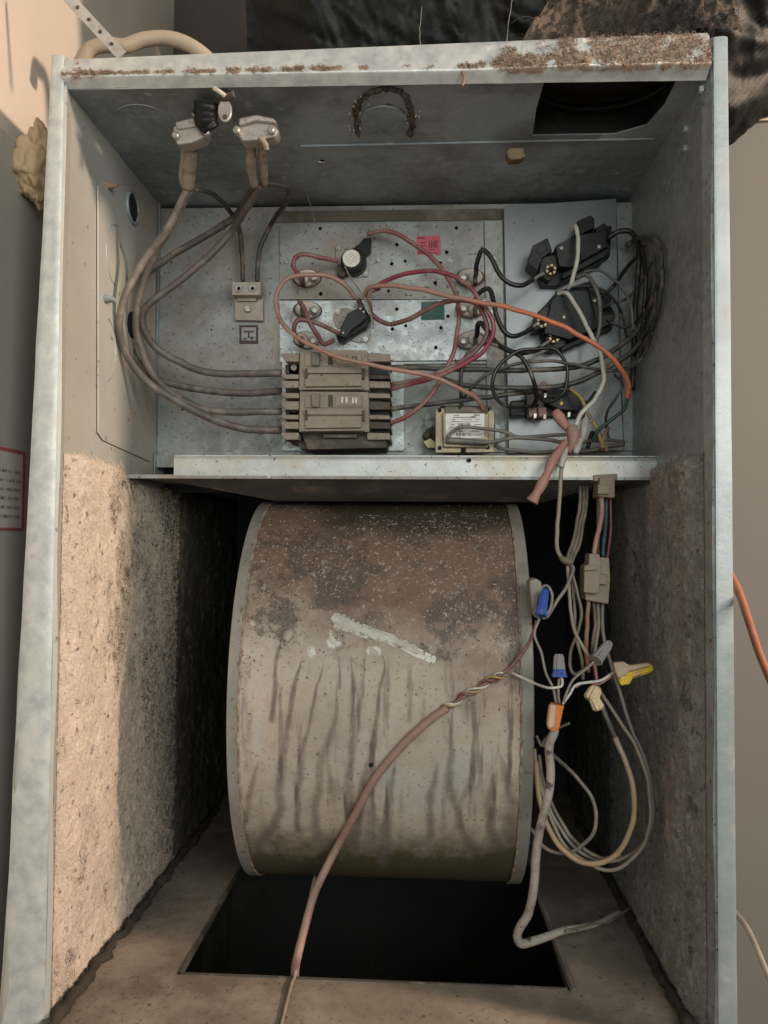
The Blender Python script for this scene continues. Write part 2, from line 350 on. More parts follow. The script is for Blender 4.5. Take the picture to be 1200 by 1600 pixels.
# side panels with a folded front flange
def side(sgn, xo_px, xf_px):
    """outer and inner flange edges are given at photo heights 90 and 1600"""
    mb = MB(); n = 40; zt = at(80, 90, 0)[2]+.002; zb = -.10
    a0, a1 = at(xo_px[0], 90, 0), at(xo_px[1], 1600, 0); b0, b1 = at(xf_px[0], 90, 0), at(xf_px[1], 1600, 0)
    xi = XL if sgn < 0 else XR; rows = []
    for i in range(n+1):
        t = i/n; z = zt+(zb-zt)*t; tt = (z-a0[2])/(a1[2]-a0[2])
        xo = a0[0]+(a1[0]-a0[0])*tt+.0006*math.sin(z*23+sgn)+.0003*math.sin(z*71); xf = b0[0]+(b1[0]-b0[0])*tt+.0007*math.sin(z*31)
        wv = .0005*math.sin(z*40+2*sgn)
        prof = [(xo, YB), (xo, .003), (xo-sgn*.0012, wv), (xo-sgn*.004, -.0008+wv), (xf+sgn*.003, wv), (xf, .002+wv), (xi, .013), (xi, YB)]
        rows.append([(x, y, z) for x, y in prof])
    v = [p for r_ in rows for p in r_]; k = 8
    f = [(i*k+j, i*k+j+1, (i+1)*k+j+1, (i+1)*k+j) for i in range(n) for j in range(k-1)]+[tuple(range(k)), tuple(range(n*k+k-1, n*k-1, -1))]
    f += [(i*k+7, i*k, (i+1)*k, (i+1)*k+7) for i in range(n)]
    if sgn > 0: f = [q[::-1] for q in f]
    mb.add(v, f); return mb
MATS_SIDE = mat('side_steel', (.47, .465, .425), (.385, .375, .34), 7, .5, .25, (.40, .33, .26), .3, 8, (.16, .13, .11), .06, 120, .1, 80)
sl = build('side_panel', side(-1, (80, -3), (103, 76)), MATS_SIDE, cab, smooth=False)
sr = build('side_panel', side(1, (1138, 1153), (1112, 1119)), galv, cab, smooth=False)
# front faces of the two side flanges: a fine sheet 0.4 mm proud, with its own dirt
def flange_face(px_o, px_i, seed, dirt_lo):
    zt = at(80, 90, 0)[2]; a0, a1 = at(px_o[0], 90, 0), at(px_o[1], 1600, 0); b0, b1 = at(px_i[0], 90, 0), at(px_i[1], 1600, 0)
    def fn(U, V):
        z = zt+.001+(-.09-zt)*U; tt = (z-a0[2])/(a1[2]-a0[2]); xo = a0[0]+(a1[0]-a0[0])*tt; xf = b0[0]+(b1[0]-b0[0])*tt
        x = xo+(xf-xo)*(.06+.86*V); y = -.0016+(.0010 if seed == 1 else .0003)*(2*V-1)**4+.0012*(fbm(np.stack([x*1.0, z, z*0], -1), 22, 3, seed)-.5)
        return np.stack([x, y, z], -1)
    P, q = grid(700, 14, fn)
    d = sst(fbm(P, 45, 4, seed+5), dirt_lo, dirt_lo+.25)*.5
    if seed == 1:
        q = q[:, ::-1]
    return P, q, {'dirt': d, 'dirt2': d*.8}
P, q, at_ = flange_face((80, -3), (103, 76), 1, .60); npmesh('front_flange', P, q[:, ::-1], flange_m, cab, at_)
P, q, at_ = flange_face((1138, 1153), (1112, 1119), 2, .66); npmesh('front_flange', P, q[:, ::-1], flange_r, cab, at_)
# top flange: dirty front lip, with lint grown onto it
def topfn(U, V):
    A0, A1, B0, B1 = at(100, 92, 0), at(1106, 50, 0), at(100, 124, 0), at(1106, 108, 0)
    x = A0[0]+(A1[0]-A0[0])*U; zt = A0[2]+(A1[2]-A0[2])*U; zb = B0[2]+(B1[2]-B0[2])*U
    t = np.clip(V*1.25, 0, 1); z = zt+(zb-zt)*t-np.clip(V-.8, 0, 1)*.028
    y = .001-.005*t+np.clip(V-.8, 0, 1)*.045
    P = np.stack([x, y, z], -1); n = fbm(P, 60, 4, 3)-.5
    lump = sst(U, .62, .80)*(.5+fbm(P, 90, 4, 9))
    P[..., 1] -= .0035*lump*sst(V, 0, .1)*(1-sst(V, .8, 1)); P[..., 1] += .0012*n; P[..., 2] += .0008*n*(V < .9)
    return P
P, q = grid(900, 30, topfn)
U, V = np.meshgrid(np.linspace(0, 1, 900), np.linspace(0, 1, 30), indexing='ij')
n1 = fbm(P, 90, 4, 21); band = np.exp(-((V-.68)/.13)**2)
dirt = band*sst(n1, .34, .56)*.8+.22*sst(fbm(P, 35, 4, 67), .5, .68)+sst(U+.16*(n1-.5)+.10*(fbm(P, 22, 3, 66)-.5), .60, .74)*(.60+1.0*(n1-.5))*(1-sst(V, .84, .95))+.30*np.exp(-((U-.02)/.03)**2)
dirt2 = band*sst(fbm(P, 200, 3, 31), .5, .65)*.55+sst(U, .62, .7)*sst(n1, .52, .7)*.5*(1-sst(V, .80, .9))
tf = npmesh('top_flange', P, q[:, ::-1], flange_m, cab, {'dirt': dirt, 'dirt2': dirt2})
idx = np.flatnonzero((dirt.ravel()+.25*RNG.random(dirt.size)) > .72); idx = RNG.choice(idx, 1500)
fibres('lint_crust', P.reshape(-1, 3)[idx]-[0, .0003, 0], np.tile([0, -1., .15], (len(idx), 1)), lint, tf, .0028, .00030, .0016)
# top panel with the blower-duct hole and a wire hole
def zpt(px, py, z): p = onz(px, py, z); return (p[0], p[1])
hole_poly = [zpt(852, 121, ZT), zpt(1062, 117, ZT), zpt(1038, 165, ZT), zpt(1010, 196, ZT), zpt(960, 210, ZT), zpt(832, 212, ZT), zpt(838, 170, ZT)]
outer = [(XL, .004), (XR, .004), (XR, YB), (XL, YB)]
holes2 = [hole_poly]
for (a, b, r) in ((503, 252, .0032), (607, 166, .004), (318, 178, .010), (350, 143, .005)):
    c = zpt(a, b, ZT); holes2.append([(c[0]+r*math.cos(t), c[1]+r*math.sin(t)) for t in np.linspace(0, 2*math.pi, 12, False)])
loops = [outer]+holes2; tris = tessellate_polygon([[Vector((x, y, 0)) for x, y in l] for l in loops]); flat = [p for l in loops for p in l]; n = len(flat)
f = []
for t in tris: f += [tuple(t), tuple(i+n for i in t[::-1])]
k = 0
for l in loops:
    for i in range(len(l)): f.append((k+i, k+i+n, k+(i+1) % len(l)+n, k+(i+1) % len(l)))
    k += len(l)
build('top_panel', MB().add([(x, y, ZT) for x, y in flat]+[(x, y, ZT+.0012) for x, y in flat], f), galv_dark, cab)
c0 = zpt(470, 228, ZT); c1 = zpt(1025, 212, ZT)
build('stiffening_ridge', MB().box((c0[0], c0[1]-.003, ZT-.0022), (c1[0], c1[1]+.003, ZT-.0002)), galv_dark, cab, bevel=.001)
hx = [p[0] for p in hole_poly]; hy = [p[1] for p in hole_poly]; mb = MB(); hx0, hx1, hy0, hy1 = min(hx)-.004, max(hx)+.004, .016, max(hy)+.004
for lo, hi in (((hx0-.002, hy0, ZT+.0014), (hx0, hy1, ZT+.028)), ((hx1, hy0, ZT+.0014), (hx1+.002, hy1, ZT+.028)), ((hx0-.002, hy1, ZT+.0014), (hx1+.002, hy1+.002, ZT+.028)), ((hx0-.002, hy0-.002, ZT+.026), (hx1+.002, hy0, ZT+.028)), ((hx0-.002, hy0-.002, ZT+.028), (hx1+.002, hy1+.002, ZT+.0282))): mb.box(lo, hi)
build('duct_throat', mb, duct_dark, cab)
for rr_, zz_ in ((.07, .05), (.055, .035)):
    build('duct_rib', MB().tube([((hx0+hx1)/2+rr_*math.cos(t), hy0+.02+rr_*.8*math.sin(t), ZT+zz_*.5) for t in np.linspace(.1, math.pi-.1, 30)], .0025, 6), bag_m, cab, smooth=True)
# back, floor pan, lower compartments
plate('back_panel', [(225, 290), (1010, 290), (1010, 770), (225, 770)], [], D+.030, D+.032, duct_dark, cab)
build('rear_wall', MB().box((XL, YB-.004, ZF-.02), (XR, YB, ZT)), duct_dark, cab)
o0, o1 = at(275, 1520, .066), at(890, 1548, .066)
xo0, xo1, yo0, yo1 = o0[0]+.002, o1[0], .066, .42
mb = MB(); zt = ZF
def slab(x0, x1, y0, y1): mb.box((x0, y0, zt-.0015), (x1, y1, zt))
# pan as four fine strips round the opening
def panfn(x0, x1, y0, y1, nu, nv):
    P, q = grid(nu, nv, lambda U, V: np.stack([x0+(x1-x0)*U, y0+(y1-y0)*V, zt+0*U], -1))
    P[..., 2] += .0016*(fbm(P, 25, 4, 4)-.5); return P, q
for (x0, x1, y0, y1) in ((XL, XR, -.16, yo0), (XL, xo0, yo0, yo1), (xo1, XR, yo0, yo1), (XL, XR, yo1, YB)):
    P, q = panfn(x0, x1, y0, y1, 60, 40); npmesh('floor_pan', P, q, floor_m, cab)
mb = MB()
for (x0, y0, x1, y1) in ((xo0, yo0, xo1, yo0+.0015), (xo0, yo0, xo0+.0015, yo1), (xo1-.0015, yo0, xo1, yo1)):
    mb.box((x0, y0, zt-.005), (x1, y1, zt+.0012))
edge_m = mat('dark_grimy_edge', (.075, .065, .052), (.05, .042, .034), 20, .8, 0, TAN, .12, 40, bump=.2)
build('opening_edge', mb, edge_m, cab)
mb = MB()
for lo, hi in (((xo0-.06, yo0-.05, -.42), (xo1+.06, yo1+.05, -.415)), ((xo0-.06, yo0-.05, -.42), (xo0-.055, yo1+.05, zt-.006)), ((xo1+.055, yo0-.05, -.42), (xo1+.06, yo1+.05, zt-.006)),
               ((xo0-.06, yo1+.045, -.42), (xo1+.06, yo1+.05, zt-.006)), ((xo0-.06, yo0-.05, -.42), (xo1+.06, yo0-.045, zt-.006))): mb.box(lo, hi)
build('return_plenum', mb, duct_dark, cab)
# opening right hand flange bar
build('opening_edge', MB().tube([at(840, 1395, .20)-[0, 0, 0], at(868, 1470, .12), at(897, 1549, .062)], .0030, 6), mat('dull_edge_bar', (.15, .13, .105), (.10, .085, .07), 30, .8, 0, TAN, .2, 40, bump=.2), cab, label='thin raised steel edge on the right of the floor opening')
# partition shelf
lx0 = at(272, 712, .132)[0]; zlt = .4275
mb = MB(); mb.box((XL, .134, ZS-.0012), (XR, D+.030, ZS)); build('partition_shelf', mb, galv_dusty, cab)
PB = [onz(215, 745, ZS-.0035), at(430, 786, .20), at(850, 786, .20), onz(1000, 745, ZS-.0035)]
PB = [(PB[0][0], .1345, ZS-.0015), (PB[1][0], .20, .3875), (PB[2][0], .20, .3875), (PB[3][0], .1345, ZS-.0015)]
build('added_underside_slope', MB().add(PB+[(x, y, z+.001) for x, y, z in PB], [(0, 1, 2, 3), (7, 6, 5, 4), (0, 4, 5, 1), (1, 5, 6, 2), (2, 6, 7, 3), (3, 7, 4, 0)]), mat('underside_shade_steel', (.125, .12, .105), (.07, .066, .056), 16, .7, .1, TAN, .15, 20, bump=.12, bs=90), cab)  # slope added to catch front light; underside shade painted into its colour
def lipfn(U, V):
    x = lx0+(at(1030, 712, .132)[0]-lx0)*U; z = zlt-.0015*U+(ZS-.001-zlt)*V
    P = np.stack([x, .132+0*U, z], -1); P[..., 1] += .0022*(1-np.clip(V*4, 0, 1))**2+.0010*(fbm(P, 45, 3, 8)-.5); return P
P, q = grid(300, 14, lipfn); npmesh('partition_lip', P, q[:, ::-1], lip_m, cab)
a = at(272, 712, .130); b = at(1030, 712, .130)
build('lip_return', MB().box((a[0], .1335, zlt-.001), (b[0], .150, zlt)), lip_m, cab)
build('shelf_edge', MB().box((XL+.001, .1305, ZS-.004), (XR-.001, .1335, ZS-.0012)), galv_dusty, cab)
build('screw_hole', MB().disc(733, 719, 3.4, .1296, .131, 12), hole_m, cab)
build('screw_hole', MB().disc(420, 744, 3, .1300, .131, 12), steel, cab)

# control plates
elem_holes = [(500, 357, 3), (713, 356, 3), (620, 382, 3), (698, 394, 3), (633, 408, 2.8), (612, 412, 3), (688, 411, 2.8), (680, 442, 3), (714, 457, 3), (501, 459, 3.4), (607, 455, 2.4)]
elem_holes2 = [(620, 483, 3), (700, 494, 3), (634, 509, 2.8), (613, 514, 3), (689, 512, 3), (681, 543, 3)]
screw_holes = [(440, 430, 1.8), (330, 515, 1.5), (285, 640, 1.6)]+[(*proj(at(a, b, D-.003)+np.array([0, .003, 0])), r*1.05) for a, b, r in elem_holes+elem_holes2 if b > 345]
plate('control_plate', [(246, 326), (986, 316), (992, 730), (240, 730)], screw_holes, D, D+.0015, galv_dusty, cab)
mott = galv_spot
elem_holes = [(500, 357, 3), (713, 356, 3), (620, 382, 3), (698, 394, 3), (633, 408, 2.8), (612, 412, 3), (688, 411, 2.8), (680, 442, 3), (714, 457, 3), (501, 459, 3.4), (607, 455, 2.4)]
pl1 = plate('element_plate', [(444, 350), (755, 347), (757, 466), (437, 468), (437, 358)], elem_holes, D-.003, D-.0005, galv_dusty, cab)
pl2 = plate('element_plate', [(437, 470), (759, 468), (761, 562), (437, 566)], elem_holes2, D-.003, D-.0005, mott, cab)
build('element_plate_seam', MB().rect(437, 466.4, 760, 467.2, D-.004, D-.003), galv, cab)
plate('breaker_plate', [(441, 562), (631, 566), (631, 704), (441, 704)], [(448, 690, 2.5)], D-.0045, D-.0005, galv_spot, cab)
build('heater_shroud', MB().rect(620, 566, 760, 568, D-.0042, D-.0005), galv, cab)
build('upper_strip', MB().px([(430, 330), (785, 326), (785, 343), (430, 347)], D-.002, D-.0005), mat('olive_grimy_steel', (.105, .095, .07), (.08, .072, .05), 14, .6, .2, TAN, .15, 20, bump=.1), cab)
build('relay_plate', MB().px([(787, 322), (963, 310), (966, 520), (975, 704), (795, 708)], D-.008, D-.0005), plate_new, cab, bevel=.0006)
build('relay_plate_fold', MB().px([(757, 345), (785, 344), (789, 706), (763, 706)], D-.0035, D-.0005), galv_dusty, cab)
for (x, y) in ((447, 409), (447, 509), (607, 352), (591, 407), (372, 392)): screw(x, y, D-.0032 if x > 400 else D, 2.6, cab)
for (x, y) in ((771, 404), (768, 488), (714, 560), (612, 560)): screw(x, y, D-.0036, 2.4, cab)
for (x, y) in ((703, 405),): build('triangle_stamp', MB().px([(698, 409), (703, 400), (708, 409)], D-.0036, D-.0028), steel, cab)

# left side wall of the control compartment: access plate outline, knockouts, hole
def onL(px, py): p = onx(px, py, XL); return (p[1], p[2])
def sideprism(poly, x0, x1):
    n = len(poly); v = [(x0, y, z) for y, z in poly]+[(x1, y, z) for y, z in poly]
    return MB().add(v, [tuple(range(n)), tuple(range(2*n-1, n-1, -1))]+[(i, i+n, (i+1) % n+n, (i+1) % n) for i in range(n)])
pp = [onL(150, 290), onL(150, 676), onL(158, 688), onL(233, 722), onL(240, 700), onL(241, 345), onL(200, 290)]
build('knockout_plate', sideprism(pp, XL+.0006, XL+.0020), MATS_SIDE, cab, bevel=.0007)
def ringL(cx, cy, ry, rz, a0, a1, m, r=.0006):
    c = onL(cx, cy); pts = [(XL+.0022, c[0]+ry*math.cos(a), c[1]+rz*math.sin(a)) for a in np.linspace(a0, a1, 24)]
    return build('knockout_ring', MB().tube(pts, r, 6), m, cab, smooth=True)
ringL(178, 400, .022, .028, 1.6, 4.6, galv)
ringL(163, 545, .020, .028, -1.5, 1.6, galv)
def discL(cx, cy, r, rz, m, name='wire_hole', x0=.0021, x1=.0026):
    c = onL(cx, cy); n = 20; poly = [(c[0]+r*math.cos(t), c[1]+rz*math.sin(t)) for t in np.linspace(0, 2*math.pi, n, False)]
    return build(name, sideprism(poly, XL+x0, XL+x1), m, cab)
discL(204, 325, .013, .013, hole_m); discL(203, 508, .012, .013, hole_m)
def ringpts(cx, cy, r): c = onL(cx, cy); return [(XL+.003, c[0]+r*math.cos(a), c[1]+r*math.sin(a)) for a in np.linspace(0, 2*math.pi, 25)]
build('knockout_ring', MB().tube(ringpts(203, 325, .0145), .0018, 6), galv_dark, cab, smooth=True)
for (x, y) in ((166, 290), (160, 466), (52+110, 468)):
    c = onx(x, y, XL); build('sheet_screw', MB().tube([c, c+[.004, 0, 0], c+[.011, -.001, -.001]], [.0035, .0035, .0014], 8), lint if y < 300 else galv_dark, cab, smooth=False)
for (x, y) in ((1073, 202), (1072, 232), (1098, 140)):
    c = onx(x, y, XR); build('sheet_screw', MB().tube([c, c-[.003, 0, 0]], [.003, .0025], 8), galv_dark, cab)
# long seam strip up the left wall corner, right back corner post
build('corner_seam', MB().box((XL+.001, D-.006, ZS), (XL+.0025, D, ZT)), galv_dark, cab)
build('corner_post', MB().px([(963, 322), (988, 318), (990, 704), (975, 704)], D-.004, D+.002), galv_dusty, cab)

# ------------------------------------------------------------------ fibre liners
def liner(sgn, m, fm, seed):
    X = XL if sgn < 0 else XR
    def fn(U, V):
        y = .0125+(YB-.01-.0125)*U**1.25; base_top = np.where(True, 0, 0)
        ztop = (onx(95, 705, XL)[2] if sgn < 0 else onx(1095, 705, XR)[2])
        zt_ = np.minimum(ztop, 9)+0*U; zt_ = np.where(y > .128, ZS-.003, zt_-.0*U)
        zt_ = zt_+.005*(vnoise(np.stack([y, y*0, y*0+seed], -1), 70, 3)-.5)*(y < .125)
        z = ZF+.001+(zt_-ZF-.001)*V
        P = np.stack([0*U, y, z], -1)
        h = .003+.0055*fbm(P*[1, 1, .6], 24, 4, seed)+.0042*(fbm(P, 120, 4, seed+3)-.5)+.0016*(fbm(P, 420, 2, seed+6)-.5)
        edge = sst(V, 0, .01)*(1-sst(V, .985, 1))*sst(U, -.002, .10); h = h*edge+.0006
        P[..., 0] = X-sgn*h; return P
    P, q = grid(330, 520, fn); yy, zz = P[..., 1], P[..., 2]
    g = sst(fbm(P*[1, 1, .45], 30, 5, seed+8), .52, .70)*.60+sst(fbm(P, 90, 3, seed+9), .62, .75)*.35
    if sgn < 0: g = g+.35*(1-sst(yy, .0, .045))*sst(zz, .25, .36)*sst(fbm(P, 60, 3, 77), .4, .6)
    deep_shade = sst(yy, .11, .34)*.85 if sgn < 0 else sst(yy, .16, .34)*.85  # shade toward the back, painted into the liner colour
    if sgn < 0: q = q[:, ::-1]
    o = npmesh('insulation_liner', P, q[:, ::-1], m, cab, {'grime': g, 'deep_shade': deep_shade})
    sel = np.flatnonzero(yy.ravel() < .28); i = RNG.choice(sel, 24000); B = P.reshape(-1, 3)[i]; B = B+RNG.normal(size=B.shape)*[0, .0008, .0008]
    Nn = np.tile([-sgn*1., 0, 0], (len(B), 1)); fibres('loose_fibres', B, Nn, fm, o, np.where(RNG.random(len(B)) > .8, .008, .0036)[:, None]*1.0, .00015, .0018)
    return o
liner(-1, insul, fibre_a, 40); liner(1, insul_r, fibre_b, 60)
BF = np.stack([XL+.012+RNG.random(2200)*.47, -.03+RNG.random(2200)*.095, np.full(2200, ZF+.0006)], -1)
BG = np.stack([np.where(RNG.random(1400) > .5, XL+.012+RNG.random(1400)*.075, XR-.012-RNG.random(1400)*.08), RNG.random(1400)*.35, np.full(1400, ZF+.0006)], -1)
fibres('floor_lint', np.vstack([BF[:300], BG[:500]]), np.tile([0, 0, 1.], (800, 1)), lint_dk, cab, .004, .00014, .001)
# fluffy dirt piled in the floor corner
def berm(sgn):
    X = (XL+.012) if sgn < 0 else (XR-.012)
    P = [(X, y, ZF+.003) for y in np.linspace(-.05, .45, 60)]
    return build('dirt_bead', MB().tube(np.array(P)+RNG.normal(size=(60, 3))*[.0012, 0, .0008], .004, 7, wob=.7), mat('dark_dirt', (.06, .045, .032), (.035, .026, .02), 60, .95, bump=.6, bs=120), cab, smooth=True)
berm(-1); berm(1)

# ================================================================== THE BLOWER
blo = thing('blower_housing', 'stained cream and rust coloured blower drum in the lower compartment', 'blower')
BY0, BAY, BAZ, BZ = .090, .153, .1925, .194; BYC = BY0+BAY
bx0, bx1 = at(353, 1150, BY0)[0], at(835, 1150, BY0)[0]; rimw = .0108
def blo_pt(px, py):
    d = ray(px, py); o = CAM
    a = (d[1]/BAY)**2+(d[2]/BAZ)**2; b = 2*(d[1]*(o[1]-BYC)/BAY**2+d[2]*(o[2]-BZ)/BAZ**2); c = ((o[1]-BYC)/BAY)**2+((o[2]-BZ)/BAZ)**2-1
    q = b*b-4*a*c
    if q < 0: return None
    return o+d*((-b-math.sqrt(q))/(2*a))
def blfn(U, V):
    th = math.pi*(1-(-.62+2.24*V)) ; th = math.pi*(.38+1.24*V)   # from the top round the front to the bottom
    x = bx0+rimw*.8+(bx1-bx0-rimw*1.6)*U
    P = np.stack([x, BYC+BAY*np.cos(th), BZ+BAZ*np.sin(th)], -1); n = .0009*(fbm(P, 12, 3, 5)-.5)
    P[..., 1] += n; return P
P, q = grid(620, 760, blfn); PX = proj(P); X, Y = PX[..., 0], PX[..., 1]
nA = fbm(P, 40, 4, 1); nB = fbm(P, 14, 4, 2); nS = fbm(P*[1, .12, .12], 160, 4, 6)
def dseg(poly, scale=1):
    d = np.full(X.shape, 1e9)
    wig = (fbm(P, 55, 2, int(abs(poly[0][0])))-.5)*9
    for (x0, y0), (x1, y1) in zip(poly[:-1], poly[1:]):
        vx, vy = x1-x0, y1-y0; t = np.clip(((X-x0)*vx+(Y-y0)*vy)/(vx*vx+vy*vy), 0, 1)
        d = np.minimum(d, np.hypot(X+wig-x0-vx*t, Y-y0-vy*t))
    return d
def Z(l): return [(340+a/2.308, 1050+b/2.308) for a, b in l]
drips = [(Z([(235, -160), (215, -60), (200, 80), (195, 170)]), 5, .9), (Z([(150, 330), (120, 440), (95, 540)]), 4, .7), (Z([(310, -60), (290, 0), (265, 130), (245, 270), (225, 420), (230, 490), (200, 560), (150, 620)]), 4.5, .85),
         (Z([(385, -60), (370, 0), (340, 150), (300, 300), (290, 440), (285, 570)]), 3.6, .85), (Z([(430, 40), (420, 200), (370, 340), (355, 450), (360, 600)]), 4.5, .7), (Z([(480, -60), (490, 120), (485, 300), (470, 450), (465, 520)]), 4.2, .75),
         (Z([(600, -60), (590, 50), (575, 200), (555, 320), (520, 420), (500, 560), (495, 650)]), 4.5, .9), (Z([(640, 330), (620, 430), (610, 540), (595, 680)]), 5.5, .8), (Z([(790, 330), (765, 460), (765, 590)]), 4.5, .75),
         (Z([(835, 170), (840, 430), (870, 500), (880, 580), (920, 640)]), 4.2, .8), (Z([(915, 330), (900, 420), (870, 470)]), 3, .6), (Z([(1000, 370), (975, 470), (985, 570), (1020, 640)]), 5, .75), (Z([(1020, 300), (1050, 430), (1075, 480), (1060, 600)]), 6, .7),
         (Z([(430, -70), (440, 60)]), 3.5, .8), (Z([(530, -80), (520, 90), (500, 210)]), 4, .6), (Z([(740, 60), (735, 250)]), 5, .35), (Z([(700, -60), (690, 170)]), 6, .3), (Z([(560, 420), (545, 640)]), 6, .4), (Z([(420, 560), (400, 660)]), 6, .5)]
drip = np.zeros(X.shape); halo = np.zeros(X.shape)
for pl, wd, st in drips:
    d = dseg(pl); g_ = (.7+.7*sst(Y, 1030, 1330)+.9*(fbm(P, 80, 3, int(wd*10))-.5))*sst(Y, min(p[1] for p in pl)-14, min(p[1] for p in pl)+50); up_ = 1-.22*sst(Y, 1060, 1150)+.12*sst(Y, 1250, 1340)
    body = 1-sst(d, wd*.25*g_, wd*1.7*g_); edge_ = np.exp(-((d-wd*1.05*g_)/1.6)**2)*.55*sst(Y, 1080, 1180)
    drip = np.maximum(drip, st*np.maximum(body*up_, edge_*up_)*(.80+.4*(fbm(P, 45, 3, 71)-.1))); halo = np.maximum(halo, 1-sst(d, wd, wd*4))
drip = drip*.80+.12*halo*sst(Y, 1050, 1120)+.45*sst(nS, .55, .75)*sst(Y, 1010, 1060)*(1-sst(Y, 1240, 1320))+.30*sst(nS, .5, .7)*sst(X, 690, 760)*sst(Y, 1040, 1100)*(1-sst(Y, 1200, 1300))
def blob(cx, cy, rx, ry, p=2.): return np.exp(-(((X-cx)/rx)**2+((Y-cy)/ry)**2)**(p/2))
rust = .30*blob(620, 850, 260, 75)+.25*(1-sst(Y, 930, 1060))+.62*blob(660, 860, 190, 62)+.30*blob(500, 820, 100, 40)+.30*blob(740, 950, 110, 120)+.42*blob(760, 880, 80, 50)+.25*blob(600, 930, 130, 90)
rust = rust+.35*sst(X+60*(nB-.5), 650, 760)*sst(Y, 1000, 1040)*(1-sst(Y, 1090, 1150))+.25*(nB-.5)+.2*(1-sst(Y, 900, 1050))
rust = np.clip(rust, 0, .85)
scab = .80*blob(440, 930, 75, 70)+.72*blob(500, 900, 90, 45)+.45*blob(545, 930, 60, 45)+.52*blob(795, 930, 25, 40)+.60*blob(800, 1000, 22, 60)+.58*blob(705, 945, 40, 35)+.6*blob(770, 935, 45, 35)+.52*blob(700, 1010, 60, 30)+.38*blob(620, 850, 160, 40)+.5*blob(510, 975, 22, 32)+.30*blob(450, 1010, 90, 45)+.35*blob(760, 1060, 60, 55)
nF = fbm(P, 110, 4, 55); scab = np.clip((scab*.9+.12*(1-sst(Y, 1020, 1100)))*(.15+1.0*sst(nA, .34, .62))*(.35+1.1*sst(nF, .32, .62)), 0, .66)
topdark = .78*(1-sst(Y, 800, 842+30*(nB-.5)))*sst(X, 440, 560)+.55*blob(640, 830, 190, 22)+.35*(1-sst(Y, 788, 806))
fleck = .85*blob(560, 850, 150, 45)+.85*blob(705, 823, 50, 18)+.7*blob(480, 900, 110, 70)+.5*blob(650, 880, 160, 60)+.5*blob(780, 930, 60, 120)+.45*blob(650, 960, 150, 80)+.4*blob(650, 1020, 160, 30)
white = .8*blob(487, 1019, 11, 16, 3)+.9*blob(522, 1004, 17, 15, 3)+.9*blob(584, 1018, 18, 12, 3)+.7*blob(396, 975, 10, 10, 3)+.95*(1-sst(dseg([(528, 972), (560, 984), (610, 1000), (675, 1030)]), 5, 11))
fleck = np.clip((fleck*.8+.25*(1-sst(Y, 1000, 1080)))*(.35+.9*sst(fbm(P, 45, 4, 91), .3, .65)), 0, .55)
white = white+(1-sst(dseg([(800, 810), (806, 850), (810, 930), (812, 980)]), 1, 3.5))*.55*(nA > .45)
olive = .62*sst(Y+40*(nS-.5)+60*(nB-.5), 1250, 1365)+.30*sst(Y, 1320, 1368)+.25*blob(795, 1290, 18, 60)
blue = .55*blob(403, 1150, 8, 55)+.42*blob(650, 1240, 90, 60)+.45*blob(720, 1180, 60, 70)+.35*blob(480, 1170, 18, 110)+.35*blob(610, 1150, 16, 100)+.3*blob(790, 1200, 22, 60)+.3*blob(400, 1010, 20, 60)
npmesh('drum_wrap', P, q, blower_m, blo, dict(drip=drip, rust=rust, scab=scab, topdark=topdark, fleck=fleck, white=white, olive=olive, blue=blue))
# loose paint and scale flakes standing off the drum
den = np.clip(.9*blob(560, 848, 140, 42)+1.1*blob(705, 823, 46, 16)+.75*blob(470, 905, 100, 65)+.5*blob(640, 860, 170, 60)+.55*blob(790, 920, 40, 110)+.45*blob(740, 1000, 90, 60)+.35*blob(600, 960, 160, 60)+.10*(1-sst(Y, 1000, 1100)), 0, 1.2)*(.25+1.2*sst(fbm(P, 50, 4, 93), .38, .66))
for nm_, cnt, mm_, sz, sd in (('paint_flakes', 2300, mat('pale_flakes', (.46, .38, .325), (.33, .26, .215), 300, .85, bump=0), (.0004, .0013), 5), ('rust_flakes', 1900, mat('dark_flakes', (.09, .06, .045), (.15, .095, .07), 300, .9, bump=0), (.0005, .0016), 6)):
    dd_ = (den if nm_ == 'paint_flakes' else np.clip(scab, 0, 1)**1.3).ravel(); pr_ = dd_/dd_.sum(); ii = RNG.choice(len(dd_), cnt, p=pr_)
    C_ = P.reshape(-1, 3)[ii]+RNG.normal(size=(cnt, 3))*[.0003, 0, .0003]; Nn = np.stack([0*C_[:, 0], (C_[:, 1]-BYC)/BAY**2, (C_[:, 2]-BZ)/BAZ**2], -1); Nn /= np.linalg.norm(Nn, axis=1)[:, None]
    Nn += RNG.normal(size=Nn.shape)*.35; Nn /= np.linalg.norm(Nn, axis=1)[:, None]; A_ = np.cross(Nn, RNG.normal(size=Nn.shape)); A_ /= np.linalg.norm(A_, axis=1)[:, None]; B_ = np.cross(Nn, A_)
    sz_ = (sz[0]+(sz[1]-sz[0])*RNG.random(cnt)**2.5)[:, None]; ring = []
    for k in range(5):
        a_ = k*2*math.pi/5; ring.append(C_+Nn*.0004+(A_*math.cos(a_)*(.5+RNG.random(cnt))[:, None]+B_*math.sin(a_)*(.25+.5*RNG.random(cnt))[:, None])*sz_)
    ring.append(C_-Nn*.0004); Vv = np.stack(ring, 1); of = (np.arange(cnt)*6)[:, None, None]
    tr = np.array([[k, (k+1) % 5, 5] for k in range(5)]+[[0, 1, 2], [0, 2, 3], [0, 3, 4]]); oo = npmesh(nm_, Vv, (of+tr[None]).reshape(-1, 3), mm_, blo, smooth=False); oo['kind'] = 'stuff'
def ell(th, k=1., dy=0): return (BYC+BAY*k*np.cos(th), BZ+BAZ*k*np.sin(th))
